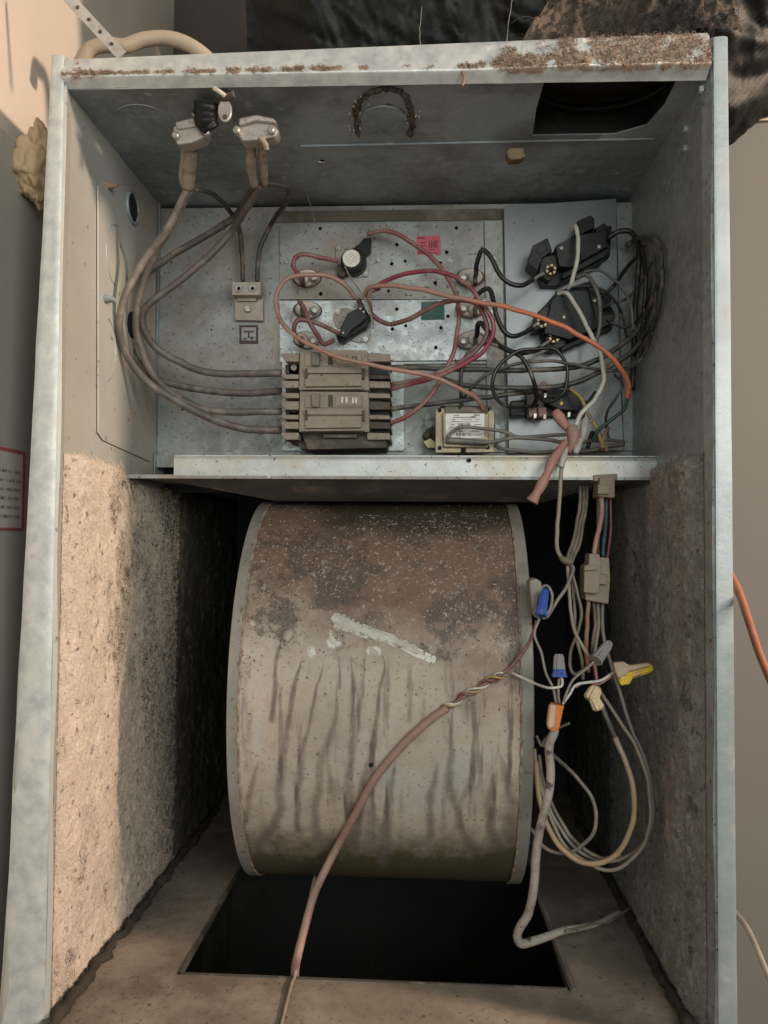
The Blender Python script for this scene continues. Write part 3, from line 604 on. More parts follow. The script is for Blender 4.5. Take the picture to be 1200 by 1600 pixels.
for (xa, xb, s) in ((bx0, bx0+rimw, -1), (bx1-rimw, bx1, 1)):
    mb = MB(); n = 160; v = []
    for i in range(n):
        th = 2*math.pi*i/n
        for (x, kk) in ((xa, .05), (xa, 1.0), (xa+.0008, 1.010), (xb-.0008, 1.010), (xb, 1.0), (xb, .97)):
            y, z = ell(th, kk); v.append((x, y, z))
    k = 6; f = [(i*k+j, i*k+j+1, ((i+1) % n)*k+j+1, ((i+1) % n)*k+j) for i in range(n) for j in range(k-1)]
    if s > 0: v = [((xa+xb)-p[0], p[1], p[2]) for p in v]; f = [t[::-1] for t in f]
    o = build('side_rim', mb.add(v, f), rim_m, blo, smooth=False)
    # rusty bead where the wrap meets the rim
    xs = xb if s < 0 else xa; pts = [(xs, *ell(t, 1.004)) for t in np.linspace(math.pi*.4, math.pi*1.6, 140)]
    build('rust_bead', MB().tube(np.array(pts)+RNG.normal(size=(140, 3))*.0003, .0012, 6, wob=.8), mat('rust_bead', (.17, .10, .065), (.34, .28, .22), 150, .9, bump=.3), blo, smooth=True)
# weld-like sealant smear, with lumpy crumbs
def smear(pts, rad, name='sealant_patch'):
    P3 = []; 
    for a, b in pts: P3.append(blo_pt(a, b))
    S = spline(P3, 14); rr = np.interp(np.linspace(0, 1, len(S)), np.linspace(0, 1, len(rad)), rad)*mpp(.10)
    th = 16; v = []; T = np.gradient(S, axis=0); T /= np.linalg.norm(T, axis=1)[:, None]
    for i, c in enumerate(S):
        nn = np.array([0, (c[1]-BYC)/BAY**2, (c[2]-BZ)/BAZ**2]); nn /= np.linalg.norm(nn); b = np.cross(T[i], nn)
        for k in range(th+1):
            a = math.pi*k/th; w_ = 1+.9*(vnoise(c+b*.02*k, 260, 8)-.5)+.15*(RNG.random()-.5); v.append(c+b*math.cos(a)*rr[i]*w_+nn*(math.sin(a)*rr[i]*.30*w_-.0006))
    f = [(i*(th+1)+k, (i+1)*(th+1)+k, (i+1)*(th+1)+k+1, i*(th+1)+k+1) for i in range(len(S)-1) for k in range(th)]
    o = build(name, MB().add(v, [t[::-1] for t in f]), caulk, blo, smooth=True); return o
smear([(520, 962), (532, 972), (552, 980), (580, 989), (612, 1000), (645, 1013), (682, 1034)], [7, 13, 11, 9, 8, 6, 1.2])
smear([(516, 985), (519, 1000), (528, 1010)], [3, 5, 3]); smear([(578, 1012), (585, 1020), (592, 1020)], [3, 6, 3]); smear([(484, 1012), (486, 1028)], [4, 3])
c = blo_pt(580, 1195); build('screw_hole', MB().tube([c-[0, .0006, 0], c+[0, .002, 0]], .0022, 10), hole_m, blo)
# bolt and lug on the drum's right edge
mb = MB(); mb.px([(826, 908), (836, 903), (846, 908), (850, 930), (846, 962), (838, 968), (830, 950)], .086, .105); build('motor_lug', mb, rim_m, blo, bevel=.002)

# ================================================================== CONTROL PARTS
# ground lug
g = thing('ground_lug', 'two hole aluminium ground lug bolted left of the breakers', 'ground lug')
build('lug_block', MB().rect(362, 440, 407, 461, D-.020, D-.008), alu, g, bevel=.0008)
for x in (373, 394.5):
    c = at(x, 450.5, D-.0205); R_ = 6.6*mpp(D-.02)
    build('set_screw', MB().tube([(c[0], D-.0204, c[2]), (c[0], D-.0212, c[2])], [R_, R_*.85], 18), steel, g); build('socket', MB().disc(x, 450.5, 3.2, D-.0216, D-.0211, 6), hole_m, g)
build('lug_tongue', MB().px([(366, 464), (411, 464), (411, 501), (367, 500)], D-.006, D-.0005), alu, g, bevel=.0006)
build('lug_post', MB().rect(370, 458, 400, 470, D-.010, D-.004), alu, g)
c = at(388, 484, D-.006); build('bolt', MB().tube([(c[0], D-.006, c[2]), (c[0], D-.010, c[2])], 5.2*mpp(D), 6), steel, g, bevel=.0004)
mb = MB()
mb.rect(374, 508, 403, 511, D-.0008, D+.0005); mb.rect(374, 532, 403, 537, D-.0008, D+.0005); mb.rect(374, 511, 377, 532, D-.0008, D+.0005); mb.rect(400, 511, 403, 532, D-.0008, D+.0005)
mb.rect(381, 517, 396, 519, D-.0008, D+.0005); mb.rect(387.5, 519, 389.5, 528, D-.0008, D+.0005); mb.rect(380, 528, 385, 530, D-.0008, D+.0005); mb.rect(391, 526, 396, 530, D-.0008, D+.0005)
tag(build('ground_symbol_stamp', mb, mat('brown_stamp', (.085, .055, .05), (.05, .035, .03), 200, .8, bump=.1)), 'dark square ground symbol stamped on steel under the ground lug', 'stamp')

# circuit breakers
BRK = mat('brown_engraving', (.30, .24, .19), (.2, .15, .12), 90, .8, bump=0)
def breaker(label, y0, y1, first):
    t = thing('circuit_breaker', label, 'circuit breaker', group='double pole circuit breakers under brown dust')
    F_ = .158; h = y1-y0
    build('body', MB().px([(468, y0), (574+2*(not first), y0+1), (577, y1), (467, y1)], F_, D-.006), brown_pl, t, bevel=.001)
    build('base', MB().rect(452, y0+6, 596, y1-6, F_+.020, D-.0048), brown_dk, t)
    # recessed face: label bay, toggle bay
    build('toggle_bay', MB().rect(476, y0+6, 566, y0+26, F_-.0012, F_+.002), brown_pl, t, bevel=.0006)
    build('toggle', MB().px([(486, y0+4), (500, y0+4), (499, y0+25), (487, y0+25)], F_-.0045, F_), mat('toggle_grey', (.15, .125, .10), (.11, .09, .07), 60, .6, 0, TAN, .3, 50, bump=.1), t, bevel=.001)
    build('toggle_stop', MB().px([(487+26, y0+6), (494+26, y0+6), (494+26, y0+24), (487+26, y0+24)], F_-.0022, F_), brown_dk, t)
    build('toggle_bay_wall', MB().px([(524, y0+7), (564, y0+7), (564, y0+23), (524, y0+23)], F_-.0026, F_), brown_pl, t, bevel=.0005)
    build('step', MB().px([(474, y0+29), (570, y0+29), (570, y0+37), (474, y0+37)], F_-.0030, F_), brown_pl, t, bevel=.0008)
    build('label_face', MB().px([(477, y0+40), (565, y0+39), (565, y0+57), (477, y0+58)], F_-.0034, F_), brown_pl, t, bevel=.0004)
    build('face_edge', MB().px([(472, y0+60), (569, y0+59), (569, y0+62), (472, y0+63)], F_-.0046, F_), MATS['dusty_aluminium'] if 0 else brown_pl, t, bevel=.0006)
    for x in (476, 565): build('clip', MB().px([(x, y0+31), (x+4, y0+29), (x+5, y0+46), (x+1, y0+46)], F_-.0036, F_), brown_dk, t)
    for (a, b) in ((533, 13), (540, 13), (550, 14), (555, 14)): build('engraving', MB().rect(a, y0+b-4, a+3.2, y0+b+5, F_-.0031, F_-.002), paper_dusty if not first else ink, t)
    for a, b in ((486, 498), (502, 508), (531, 545), (549, 553)): build('engraving', MB().rect(a, y0+45, b, y0+46, F_-.0037, F_-.003), BRK, t); build('engraving', MB().rect(a, y0+49, b-2, y0+49.8, F_-.0037, F_-.003), BRK, t)
    return t
b1 = breaker('upper dust coated double pole breaker, crossed by a pale red wire', 546, 610, True)
b2 = breaker('lower dust coated double pole breaker with pale figures on its face', 611, 675, False)
for (t, ys) in ((b1, ((552, 565), (585, 592), (595, 606))), (b2, ((614, 622), (627, 640), (648, 655), (659, 670), (676, 687)))):
    for j, (ya, yb) in enumerate(ys):
        build('terminal_barrier', MB().px([(439, ya), (467, ya), (467, yb), (446, yb), (440, ya+4)], .160, D-.006), brown_pl, t, bevel=.0006)
        build('terminal_barrier', MB().px([(573, ya), (609, ya+1), (610, yb), (574, yb)], .164, D-.006), brown_pl if j % 2 == 0 else brown_dk, t, bevel=.0006)
    for ym in ((575, ) if t is b1 else ()): pass
for t, yy_ in ((b1, 577), (b1, 608.5), (b2, 643), (b2, 669)):
    yy_ = {577: 578, 608.5: 609, 643: 643, 669: 671}[yy_]
    build('terminal_screw', MB().disc(459, yy_-4, 5, .172, D-.02, 10), alu, t)
    build('terminal_slot', MB().rect(446, yy_-8, 466, yy_+6, .178, D-.008), brown_dk, t)
    build('terminal_slot', MB().rect(576, yy_-9, 607, yy_+7, .176, D-.008), black, t)
build('mounting_rail', MB().px([(470, 676), (577, 676), (606, 680), (603, 700), (480, 703)], .170, D-.004), brown_dk, b2, bevel=.001)
build('rail_edge', MB().px([(462, 688), (601, 687), (600, 700), (470, 702)], .180, D-.004), mat('grimy_rail', (.12, .10, .075), (.09, .075, .055), 40, .6, .2, TAN, .2, 60, bump=.1), b2, bevel=.0008)
build('latch', MB().rect(505, 678, 558, 684, .165, .17), mat('grimy_rail', (.1, .1, .1)), b2, bevel=.0005)

# ceramic bushings of the heater elements
def bushing(x, y, ang, label, flip=1, m=ceramic, wf=20, hf=13):
    t = thing('heater_terminal', label, 'terminal', group='ceramic heater terminals'); ca, sa = math.cos(ang), math.sin(ang)
    def el(cx, cy, a, b, n=20): return [(x+(cx+a*math.cos(k*2*math.pi/n))*ca-(cy+b*math.sin(k*2*math.pi/n))*sa, y+(cx+a*math.cos(k*2*math.pi/n))*sa+(cy+b*math.sin(k*2*math.pi/n))*ca) for k in range(n)]
    build('flange', MB().px(el(0, 0, wf+3, hf+1), D-.0065, D-.003), brown_dk, t, bevel=.0008)
    build('ceramic_body', MB().px(el(0, -1, wf, hf), D-.013, D-.006), m, t, bevel=.0018)
    build('ceramic_boss', MB().px(el(-flip*8, -1, 11, 10), D-.018, D-.012), m, t, bevel=.002)
    def P(cx, cy): return (x+cx*ca-cy*sa, y+cx*sa+cy*ca)
    a, b = P(flip*11, 0)
    for r_, h in ((8, .0155), (6.3, .0180), (4.2, .0212)): build('nut', MB().disc(a, b, r_, D-h, D-h+.0035, 12, .92), alu if r_ > 5 else steel, t, bevel=.0004)
    a, b = P(-flip*8, 2); build('blade', MB().px([(a-3, b-7), (a+3, b-7), (a+3, b+7), (a-3, b+7)], D-.027, D-.017), brown_dk, t, bevel=.0004)
    return t
bushing(479, 434, -.05, 'upper left ceramic heater terminal under the looped red wire', 1)
bushing(480, 484, .05, 'middle left ceramic heater terminal with a round nut on its right')
bushing(478, 531, .10, 'lower left ceramic heater terminal just above the breakers', wf=17)
bushing(735, 433, -.02, 'upper right ceramic heater terminal with a black wire rising from it', -1, m=ceramic)
bushing(735, 482, .05, 'middle right ceramic heater terminal behind the orange wire', -1)
bushing(735, 531, -.18, 'lower right ceramic heater terminal behind two red wires', -1)

# thermal limit switches
def ellp(cx, cy, a, b, ang, n=24): return [(cx+a*math.cos(t)*math.cos(ang)-b*math.sin(t)*math.sin(ang), cy+a*math.cos(t)*math.sin(ang)+b*math.sin(t)*math.cos(ang)) for t in np.linspace(0, 2*math.pi, n, False)]
s1 = thing('limit_switch', 'round black limit switch with a cream printed disc label', 'limit switch', group='thermal limit switches')
build('mounting_flange', MB().px(ellp(550, 408, 31, 19, .73), D-.005, D-.003), galv_dusty, s1, bevel=.0005)
build('housing', MB().px(ellp(552, 407, 20, 20, 0), D-.017, D-.004), black, s1, bevel=.002)
build('cap', MB().px(ellp(550, 405, 17, 17, 0), D-.024, D-.016), black, s1, bevel=.001)
build('terminal_arm', MB().px([(551, 388), (562, 380), (568, 372), (580, 370), (579, 392), (566, 402)], D-.014, D-.005), black, s1, bevel=.001)
build('terminal_arm', MB().px([(527, 412), (538, 414), (545, 425), (536, 433), (526, 428)], D-.012, D-.005), brown_dk, s1, bevel=.001)
dl = build('disc_label', MB().disc(549, 403.5, 14, D-.0252, D-.0238, 28), paper_dusty, s1)
for row, (a0, k) in enumerate(((-6, 3), (-2, 4), (2, 4), (6, 3))):
    for j in range(k):
        cx, cy = -7+j*4.2+(4-k)*2, a0; ca, sa = math.cos(-.62), math.sin(-.62); X0, Y0 = 549+cx*ca-cy*sa, 403.5+cx*sa+cy*ca
        build('print', MB().px([(X0-1.1, Y0+.3), (X0+.7, Y0-1.0), (X0+1.1, Y0-.5), (X0-.7, Y0+.8)], D-.0255, D-.0252), ink, dl)
for (x, y) in ((529, 388), (571, 428)): screw(x, y, D-.005, 3.2, s1)
s2 = thing('limit_switch', 'oblong charcoal limit switch tilted between red wires above the breakers', 'limit switch', group='thermal limit switches')
build('mounting_flange', MB().px(ellp(550, 508, 34, 21, .72), D-.005, D-.003), galv_dusty, s2, bevel=.0005)
build('housing', MB().px([(524, 522), (534, 507), (545, 490), (560, 480), (572, 484), (580, 497), (572, 512), (560, 518), (548, 526), (536, 535), (527, 531)], D-.017, D-.004), black, s2, bevel=.002)
build('cap', MB().px([(527, 520), (536, 504), (543, 489), (555, 483), (562, 480), (570, 486), (573, 496), (561, 507), (550, 514), (540, 527), (531, 526)], D-.024, D-.016), dark_pl, s2, bevel=.0012)
for (x, y) in ((530, 516), (536, 520), (563, 482), (568, 487)): build('rivet', MB().disc(x, y, 1.8, D-.0262, D-.0235, 8), ceramic, s2)
for (x, y) in ((528, 487), (571, 530)): screw(x, y, D-.005, 3.2, s2)
build('terminal_arm', MB().px([(556, 468), (563, 465), (570, 480), (562, 484)], D-.016, D-.007), brown_dk, s2, bevel=.0006)

# stickers on the element plates
st = tag(build('sticker', MB().px([(651, 369), (688, 368), (689, 397), (652, 398)], D-.0036, D-.0031), pinkst), 'small red pink sticker with dark print on the upper heater plate', 'sticker')
for (a, b, c, d) in ((653, 371, 664, 373), (657, 378, 665, 380), (657, 383, 666, 385), (670, 377, 672, 387), (673, 376, 675, 387), (676, 378, 678, 386), (679, 376, 681, 387), (670, 389, 680, 391), (653, 394, 662, 395.5), (667, 394, 686, 395.5), (682, 375, 683.5, 388)):
    build('print', MB().rect(a, b, c, d, D-.0038, D-.0036), redink, st)
tag(build('sticker', MB().px([(658, 472), (694, 470), (695, 499), (658, 500)], D-.0036, D-.0031), greenst), 'plain dark green sticker on the lower heater plate', 'sticker')

# transformer
t = thing('transformer', 'tan framed transformer with a white barcode label beside the breakers', 'transformer'); TF = .182
build('core', MB().rect(688, 634, 768, 704, TF+.002, D-.010), brown_dk, t)
build('frame', MB().px([(680, 640), (684, 637), (770, 640), (773, 642), (772, 707), (680, 708)], TF, TF+.006), zinc_tan, t, bevel=.001)
build('bobbin', MB().px([(695, 634), (762, 636), (762, 645), (695, 645)], TF-.003, TF+.02), mat('grey_brown_bobbin', (.15, .13, .10), (.11, .095, .07), 60, .7, 0, TAN, .2, 60, bump=.1), t, bevel=.001)
build('winding_cover', MB().px([(691, 644), (764, 645), (763, 700), (692, 699)], TF-.004, TF+.001), zinc_tan, t, bevel=.0015)
lb = build('label_plate', MB().px([(696, 646), (757, 646), (757, 684), (696, 686)], TF-.0052, TF-.0038), paper, t, bevel=.0003)
def pr(x0, y0, x1, y1): build('print', MB().rect(x0, y0, x1, y1, TF-.00545, TF-.0052), ink, lb)
for (x0, y0, x1, y1) in ((709, 648, 717, 649.2), (740, 648, 750, 649.2), (708, 651.5, 743, 652.6), (736, 650.5, 743, 652), (706, 655, 711, 655.8), (721, 654.8, 738, 655.6), (743, 655, 750, 655.8), (705, 658.5, 748, 659.2), (704, 663, 710, 663.8), (741, 663, 752, 664), (702, 667, 708, 668), (736, 673, 749, 674), (736, 679, 752, 680), (718, 673.5, 723, 674.5), (716, 683, 720, 684)): pr(x0, y0, x1, y1)
xx = 716
for k in range(12): wd = random.choice((.6, 1.0, 1.5)); pr(xx, 661, xx+wd, 665.5); xx += wd+random.choice((.5, .9, 1.2))
xx = 713
for k in range(12): wd = random.choice((.6, 1.0, 1.5)); pr(xx, 676.5, xx+wd, 681.5); xx += wd+random.choice((.5, .9, 1.2))
for (x, y) in ((687, 641), (762, 640), (687, 700), (762, 699)): build('rivet_hole', MB().disc(x, y, 3.3, TF-.0008, TF+.001, 10), hole_m, t)
build('rivet_hole', MB().px([(720, 699), (728, 699), (728, 707), (720, 707)], TF-.0009, TF+.001), hole_m, t)
build('mounting_foot', MB().px([(664, 672), (680, 664), (680, 702), (668, 700)], TF+.026, D-.006), brown_dk, t, bevel=.0006)
build('mounting_foot', MB().px([(661, 690), (672, 684), (682, 692), (682, 700), (668, 700)], TF+.020, D-.008), brass, t, bevel=.0006)
build('mounting_foot', MB().px([(773, 660), (782, 664), (782, 690), (773, 686)], TF+.022, D-.006), galv_dark, t, bevel=.0006)
c = at(667, 681, TF+.02); build('bolt', MB().tube([c+[0, .006, 0], c, c-[0, .002, 0]], [.0045, .0042, .0028], 10), brown_dk, t)
build('lead_sleeve', MB().tube(wpath([(697, 688, TF-.007), (720, 689, TF-.008), (745, 691, TF-.008), (760, 692, TF-.007)]), .0032, 8), W_GREY, t, smooth=True)

# relays (contactors), tilted on the cover plate
RP = D-.008
def relay(label, parts, screws, terms):
    t = thing('relay', label, 'relay', group='black relays on the grey cover plate')
    for (nm, poly, h0, h1, m) in parts: build(nm, MB().px(poly, RP-h1, RP-h0), m, t, bevel=.0009)
    for (x, y, h) in screws:
        c = at(x, y, RP-h); r_ = 4.2*mpp(RP-h)
        build('screw', MB().tube([(c[0], RP-h+.001, c[2]), (c[0], RP-h-.0012, c[2]), (c[0], RP-h-.0022, c[2])], [r_, r_*.95, r_*.6], 14), steel, t, smooth=True)
    for (x, y, h) in terms:
        mb = MB()
        for k in range(6):
            a = k*math.pi/3+.3; a2 = a+.75; mb.px([(x+9*math.cos(a), y+9*math.sin(a)), (x+9*math.cos(a2), y+9*math.sin(a2)), (x+4.6*math.cos(a2), y+4.6*math.sin(a2)), (x+4.6*math.cos(a), y+4.6*math.sin(a))], RP-h-.002+.0004*k, RP-h+.004)
        build('brass_clip', mb, brass, t, bevel=.0003); build('clip_socket', MB().disc(x, y, 4.4, RP-h-.0005, RP-h+.004, 10), hole_m, t)
    return t
relay('upper black relay tilted on the grey plate with a white wire arching over it', [
    ('base', [(834, 418), (905, 360), (956, 352), (953, 400), (870, 447), (846, 447)], 0, .010, black),
    ('body', [(868, 384), (893, 370), (945, 368), (951, 385), (893, 418), (874, 416)], .009, .026, dark_pl),
    ('coil_cover', [(905, 366), (947, 360), (948, 386), (908, 408)], .018, .0285, black),
    ('terminal_tower', [(833, 383), (856, 371), (863, 392), (848, 402), (840, 424), (824, 410)], .004, .026, black),
    ('terminal_tower', [(838, 386), (852, 380), (856, 390), (842, 398)], .024, .027, dark_pl),
    ('terminal_tower', [(902, 345), (923, 336), (929, 341), (929, 356), (907, 366)], .004, .026, black),
    ('terminal_tower', [(930, 357), (944, 348), (949, 352), (944, 370), (934, 372)], .006, .026, black),
    ('terminal_shroud', [(846, 402), (872, 396), (876, 412), (858, 440), (842, 428)], .004, .020, black),
    ('rail', [(878, 428), (948, 387), (952, 390), (946, 400), (880, 436)], .008, .020, dark_pl),
    ('lower_step', [(880, 434), (948, 398), (940, 412), (872, 447)], .004, .013, black)],
    [(877, 388, .026), (936, 386, .0285)], [(861, 421, .0235)])
relay('lower wide black relay on the grey plate, crossed by the orange and white wires', [
    ('base', [(838, 493), (870, 455), (930, 440), (962, 490), (956, 515), (880, 545), (850, 548)], 0, .010, black),
    ('body', [(862, 470), (878, 455), (916, 440), (934, 512), (890, 530), (850, 520)], .009, .028, dark_pl),
    ('coil_cover', [(916, 441), (926, 436), (942, 505), (934, 514)], .008, .023, black),
    ('terminal_tower', [(836, 492), (851, 477), (862, 482), (868, 498), (850, 514), (832, 516)], .004, .024, black),
    ('terminal_tower', [(934, 466), (952, 458), (956, 468), (950, 480), (940, 484)], .004, .022, black),
    ('terminal_shroud', [(938, 494), (962, 490), (956, 504), (938, 514)], .004, .020, brown_dk),
    ('terminal_shroud', [(853, 520), (886, 522), (884, 540), (866, 548), (852, 545)], .004, .020, black),
    ('rail', [(875, 542), (932, 517), (934, 523), (878, 549)], .006, .017, dark_pl)],
    [(881, 496, .028), (929, 470, .023)], [(847, 503, .0265), (866, 527, .0245)])
t = relay('small black sequencer with red brown sockets at the bottom of the grey plate', [
    ('base', [(798, 626), (905, 618), (918, 628), (914, 652), (800, 650)], 0, .010, brown_dk),
    ('end_cap', [(798, 627), (820, 627), (820, 649), (798, 650)], .006, .022, black),
    ('bracket', [(822, 612), (850, 606), (852, 654), (824, 653)], .006, .017, mat('olive_steel', (.10, .09, .07), (.08, .07, .05), 50, .6, .2, TAN, .2, 50, bump=.1)),
    ('socket_block', [(826, 638), (838, 637), (838, 652), (827, 652)], .012, .021, pinkterm),
    ('socket_block', [(841, 637), (854, 636), (855, 652), (842, 652)], .012, .021, pinkterm),
    ('body', [(850, 609), (895, 610), (912, 625), (905, 642), (875, 640), (854, 630)], .010, .027, black),
    ('body_lid', [(852, 607), (880, 608), (884, 620), (856, 622)], .020, .030, dark_pl),
    ('yellow_mark', [(874, 630), (878, 626), (881, 630), (877, 634)], .0268, .0276, yel_nut)],
    [], [])
for (x, y) in ((852, 618), (836, 650), (851, 651), (889, 648), (892, 604)): build('blade_terminal', MB().px([(x-2, y-4), (x+3, y-4), (x+2, y+3), (x-2, y+4)], RP-.0295, RP-.018), steel, t, bevel=.0003)
for (x, y) in ((836, 605), (850, 602)): build('blade_boot', MB().disc(x, y, 6, RP-.024, RP-.01, 10, .7), pinkterm, t)

# ================================================================== CABLE CLAMPS under the top
def clamp(label, sx, body, sleeves, ears):
    t = thing('cable_clamp', label, 'cable clamp', group='cable clamps under the cabinet top')
    for poly, y0, y1 in body: build('saddle', MB().px(poly, y0, y1), MATS['clamp_zinc'], t, bevel=.0018)
    for pts, r in sleeves: build('cable_sheath', MB().tube(wpath(pts, k=6), r, 10, wob=.16), MATS['sheath'], t, smooth=True)
    for (x, y, yy) in ears:
        c = at(x, y, yy); build('clamp_screw', MB().tube([c+[0, .004, 0], c-[0, .002, 0], c-[0, .003, 0]], [.0032, .0032, .002], 8), steel, t)
    return t
mat('clamp_zinc', (.42, .37, .33), (.30, .26, .225), 60, .4, .25, TAN, .25, 60, (.05, .04, .03), .2, 160, .25, 120)
mat('sheath', (.33, .27, .22), (.24, .19, .15), 60, .6, 0, TAN, .3, 60, (.07, .05, .04), .15, 160, .35, 90)
clamp('left cable clamp under the cabinet top with a torn grey sheath', 0,
      [([(270, 197), (282, 189), (312, 190), (325, 202), (320, 214), (300, 222), (277, 226), (270, 214)], .028, .042), ([(272, 190), (300, 183), (322, 190), (318, 196), (276, 202)], .026, .046)],
      [([(298, 212, .038), (298, 235, .050), (296, 262, .066), (294, 293, .084)], [.0055]*6+[.0068]*6+[.0062]*6+[.005]), ([(290, 222, .040), (287, 250, .056), (284, 276, .072), (290, 296, .086)], .0028)],
      [(275, 212, .026), (322, 207, .026)])
clamp('right cable clamp under the cabinet top with two sheathed cables', 0,
      [([(368, 205), (376, 190), (400, 184), (424, 188), (436, 204), (430, 213), (405, 218), (378, 220)], .026, .040), ([(372, 184), (400, 178), (428, 184), (433, 192), (400, 188), (372, 196)], .022, .042)],
      [([(394, 216, .036), (393, 240, .052), (393, 262, .068), (398, 290, .090)], [.0036]*10+[.0048]*9+[.004]*6), ([(410, 216, .038), (411, 240, .054), (412, 262, .070), (414, 288, .090)], [.0042]*12+[.0036]*9+[.003]*4), ([(406, 214, .026), (414, 224, .027), (417, 234, .030)], .0022)],
      [(370, 204, .024), (424, 204, .024)])
mb = MB(); P = [at(322, 160, .018), at(322, 172, .020), at(322, 188, .024), at(330, 204, .028)]; mb.tube(spline(P, 5), [.0098]*4+[.0095]*4+[.0095]*4+[.0085]*4, 14, wob=.12)
tag(build('hose_stub', mb, black, smooth=True), 'short black rubber bushing beside the left cable clamp', 'bushing')
t = thing('hanging_clip', 'small pale oval metal clip hanging from the cabinet top', 'clip')
build('tab', MB().px(ellp(351, 172, 11, 18, 0), .006, .009), steel, t, bevel=.001); build('tab_hole', MB().disc(351, 182, 4, .0052, .0062, 10), brown_dk, t)
build('hook', MB().tube(wpath([(334, 138, .0), (341, 142, .0), (352, 150, .002)]), .0018, 8), ceramic, t, smooth=True); build('hook', MB().tube(wpath([(338, 148, .004), (352, 152, .005), (366, 148, .004)]), .003, 8), brown_dk, t, smooth=True)
# corroded arch (old knock-out seal) on the ceiling
pts = [(560, 214), (556, 190), (560, 165), (577, 148), (600, 141), (624, 146), (640, 165), (644, 190), (640, 213)]
S = spline([onz(a, b, ZT-.002) for a, b in pts], 10)
t = thing('sealant_ring', 'crusty dark arch of old sealant on the cabinet ceiling', 'sealant')
S[:, 2] = ZT-.0004
build('crust', MB().tube(S+RNG.normal(size=S.shape)*[.0009, .0009, .0002], .0023, 8, wob=.9), mat('dark_crust', (.055, .045, .03), (.12, .10, .07), 90, .9, bump=.5, bs=160), t, smooth=True)
mb = MB()
for k in range(80):
    i = random.choice(list(range(0, 34))+list(range(60, 74))); c = S[min(i, len(S)-1)]+RNG.normal(size=3)*[.004, .004, .0005]; r_ = random.uniform(.0005, .0014)
    mb.tube([c-[0, 0, r_], c, c+[0, 0, r_]], [r_*.5, r_, r_*.5], 6)
build('pale_crumbs', mb, caulk, t, kind='stuff')
kc = onz(228, 190, ZT-.0005); build('knockout_ring', MB().tube([(kc[0]+.024*math.cos(a), kc[1]+.026*math.sin(a), ZT-.0004) for a in np.linspace(-2.6, .4, 24)], .0006, 6), galv, cab, smooth=True)
kc = onz(600, 185, ZT-.0005); build('knockout_disc', MB().tube([(kc[0], kc[1], ZT-.0003), (kc[0], kc[1], ZT-.0014)], [.0195, .019], 28), galv_dark, t)
tag(build('corroded_nut', MB().px([(790, 238), (796, 230), (818, 230), (822, 244), (812, 248), (796, 249)], .062, .073), mat('rusty_yellow', (.16, .12, .06), (.07, .05, .03), 90, .8, bump=.3), bevel=.0015), 'small corroded yellow brown nut below the duct hole', 'nut')

# ================================================================== WIRES
P_ = 'heavy grey brown supply cables'
wire('outermost supply cable sweeping down the left wall to the lowest breaker terminal', [(293, 296, .084), (263, 356, .092), (228, 405, .10), (199, 452, .098), (187, 496, .10), (190, 537, .11), (217, 583, .125), (263, 618, .135), (322, 650, .15), (377, 669, .165), (440, 672, .175)], 13, W_CABLE, name='supply_cable', cat='cable', group=P_, n=10)
wire('inner supply cable from the left clamp to the third breaker terminal', [(298, 296, .086), (268, 353, .10), (240, 402, .12), (220, 455, .125), (212, 507, .13), (225, 560, .14), (252, 601, .15), (301, 633, .165), (348, 643, .172), (440, 643, .178)], 12, W_CABLE, name='supply_cable', cat='cable', group=P_, n=10)
wire('dark supply cable from the right clamp passing behind to the second breaker terminal', [(398, 286, .092), (382, 318, .13), (362, 343, .17), (310, 376, .175), (252, 411, .17), (217, 443, .16), (203, 484, .15), (204, 542, .15), (225, 577, .155), (257, 596, .165), (316, 609, .175), (377, 615, .18), (440, 611, .183)], 12, wm('dark_dusty_cable', (.085, .075, .062), .25, .6), name='supply_cable', cat='cable', group=P_, n=10)
wire('curved supply cable from the right clamp to the top breaker terminal', [(408, 289, .092), (386, 324, .12), (362, 362, .155), (322, 405, .155), (263, 452, .15), (230, 479, .15), (223, 507, .155), (243, 542, .165), (281, 566, .175), (333, 583, .18), (440, 583, .183)], 12, W_CABLE, name='supply_cable', cat='cable', group=P_, n=10)
wire('thin olive ground wire from the left clamp to the ground lug', [(300, 296, .088), (325, 300, .10), (348, 315, .13), (362, 335, .165), (374, 356, .2), (378, 397, .205), (380, 440, .203)], 8, W_GND, name='ground_wire', cat='wire')
wire('olive ground wire looping from the right clamp down to the ground lug', [(416, 286, .092), (440, 290, .10), (452, 296, .11), (447, 315, .14), (424, 350, .195), (409, 379, .202), (403, 411, .204), (402, 440, .203)], 8, W_GND, name='ground_wire', cat='wire')
GR = 'red heater and breaker wires'
wire('short red wire looping from the labelled limit switch to the upper left terminal', [(527, 408, .200), (500, 402, .19), (476, 398, .185), (461, 405, .185), (459, 418, .186), (470, 434, .195)], 8.5, W_DUSTRED, group=GR)
wire('red wire running from the labelled limit switch past the pink sticker to the lower breaker', [(574, 366, .202), (599, 361, .197), (624, 367, .194), (651, 384, .193), (673, 401, .192), (691, 422, .19), (707, 447, .187), (716, 470, .182), (717, 497, .178), (713, 527, .174), (707, 554, .17), (697, 576, .168), (685, 600, .166), (664, 628, .166), (636, 650, .168), (610, 662, .172)], 8.5, W_DUSTRED, group=GR)
wire('long faded red wire looping left of the breakers and across them to the transformer', [(556, 466, .196), (537, 444, .185), (506, 430, .178), (469, 430, .17), (446, 438, .165), (433, 462, .16), (435, 490, .157), (449, 515, .15), (482, 537, .146), (522, 554, .143), (559, 565, .142), (611, 576, .142), (654, 583, .144), (685, 592, .148), (722, 609, .155), (744, 622, .165), (756, 640, .178)], 8.5, W_PALEORANGE, group=GR)
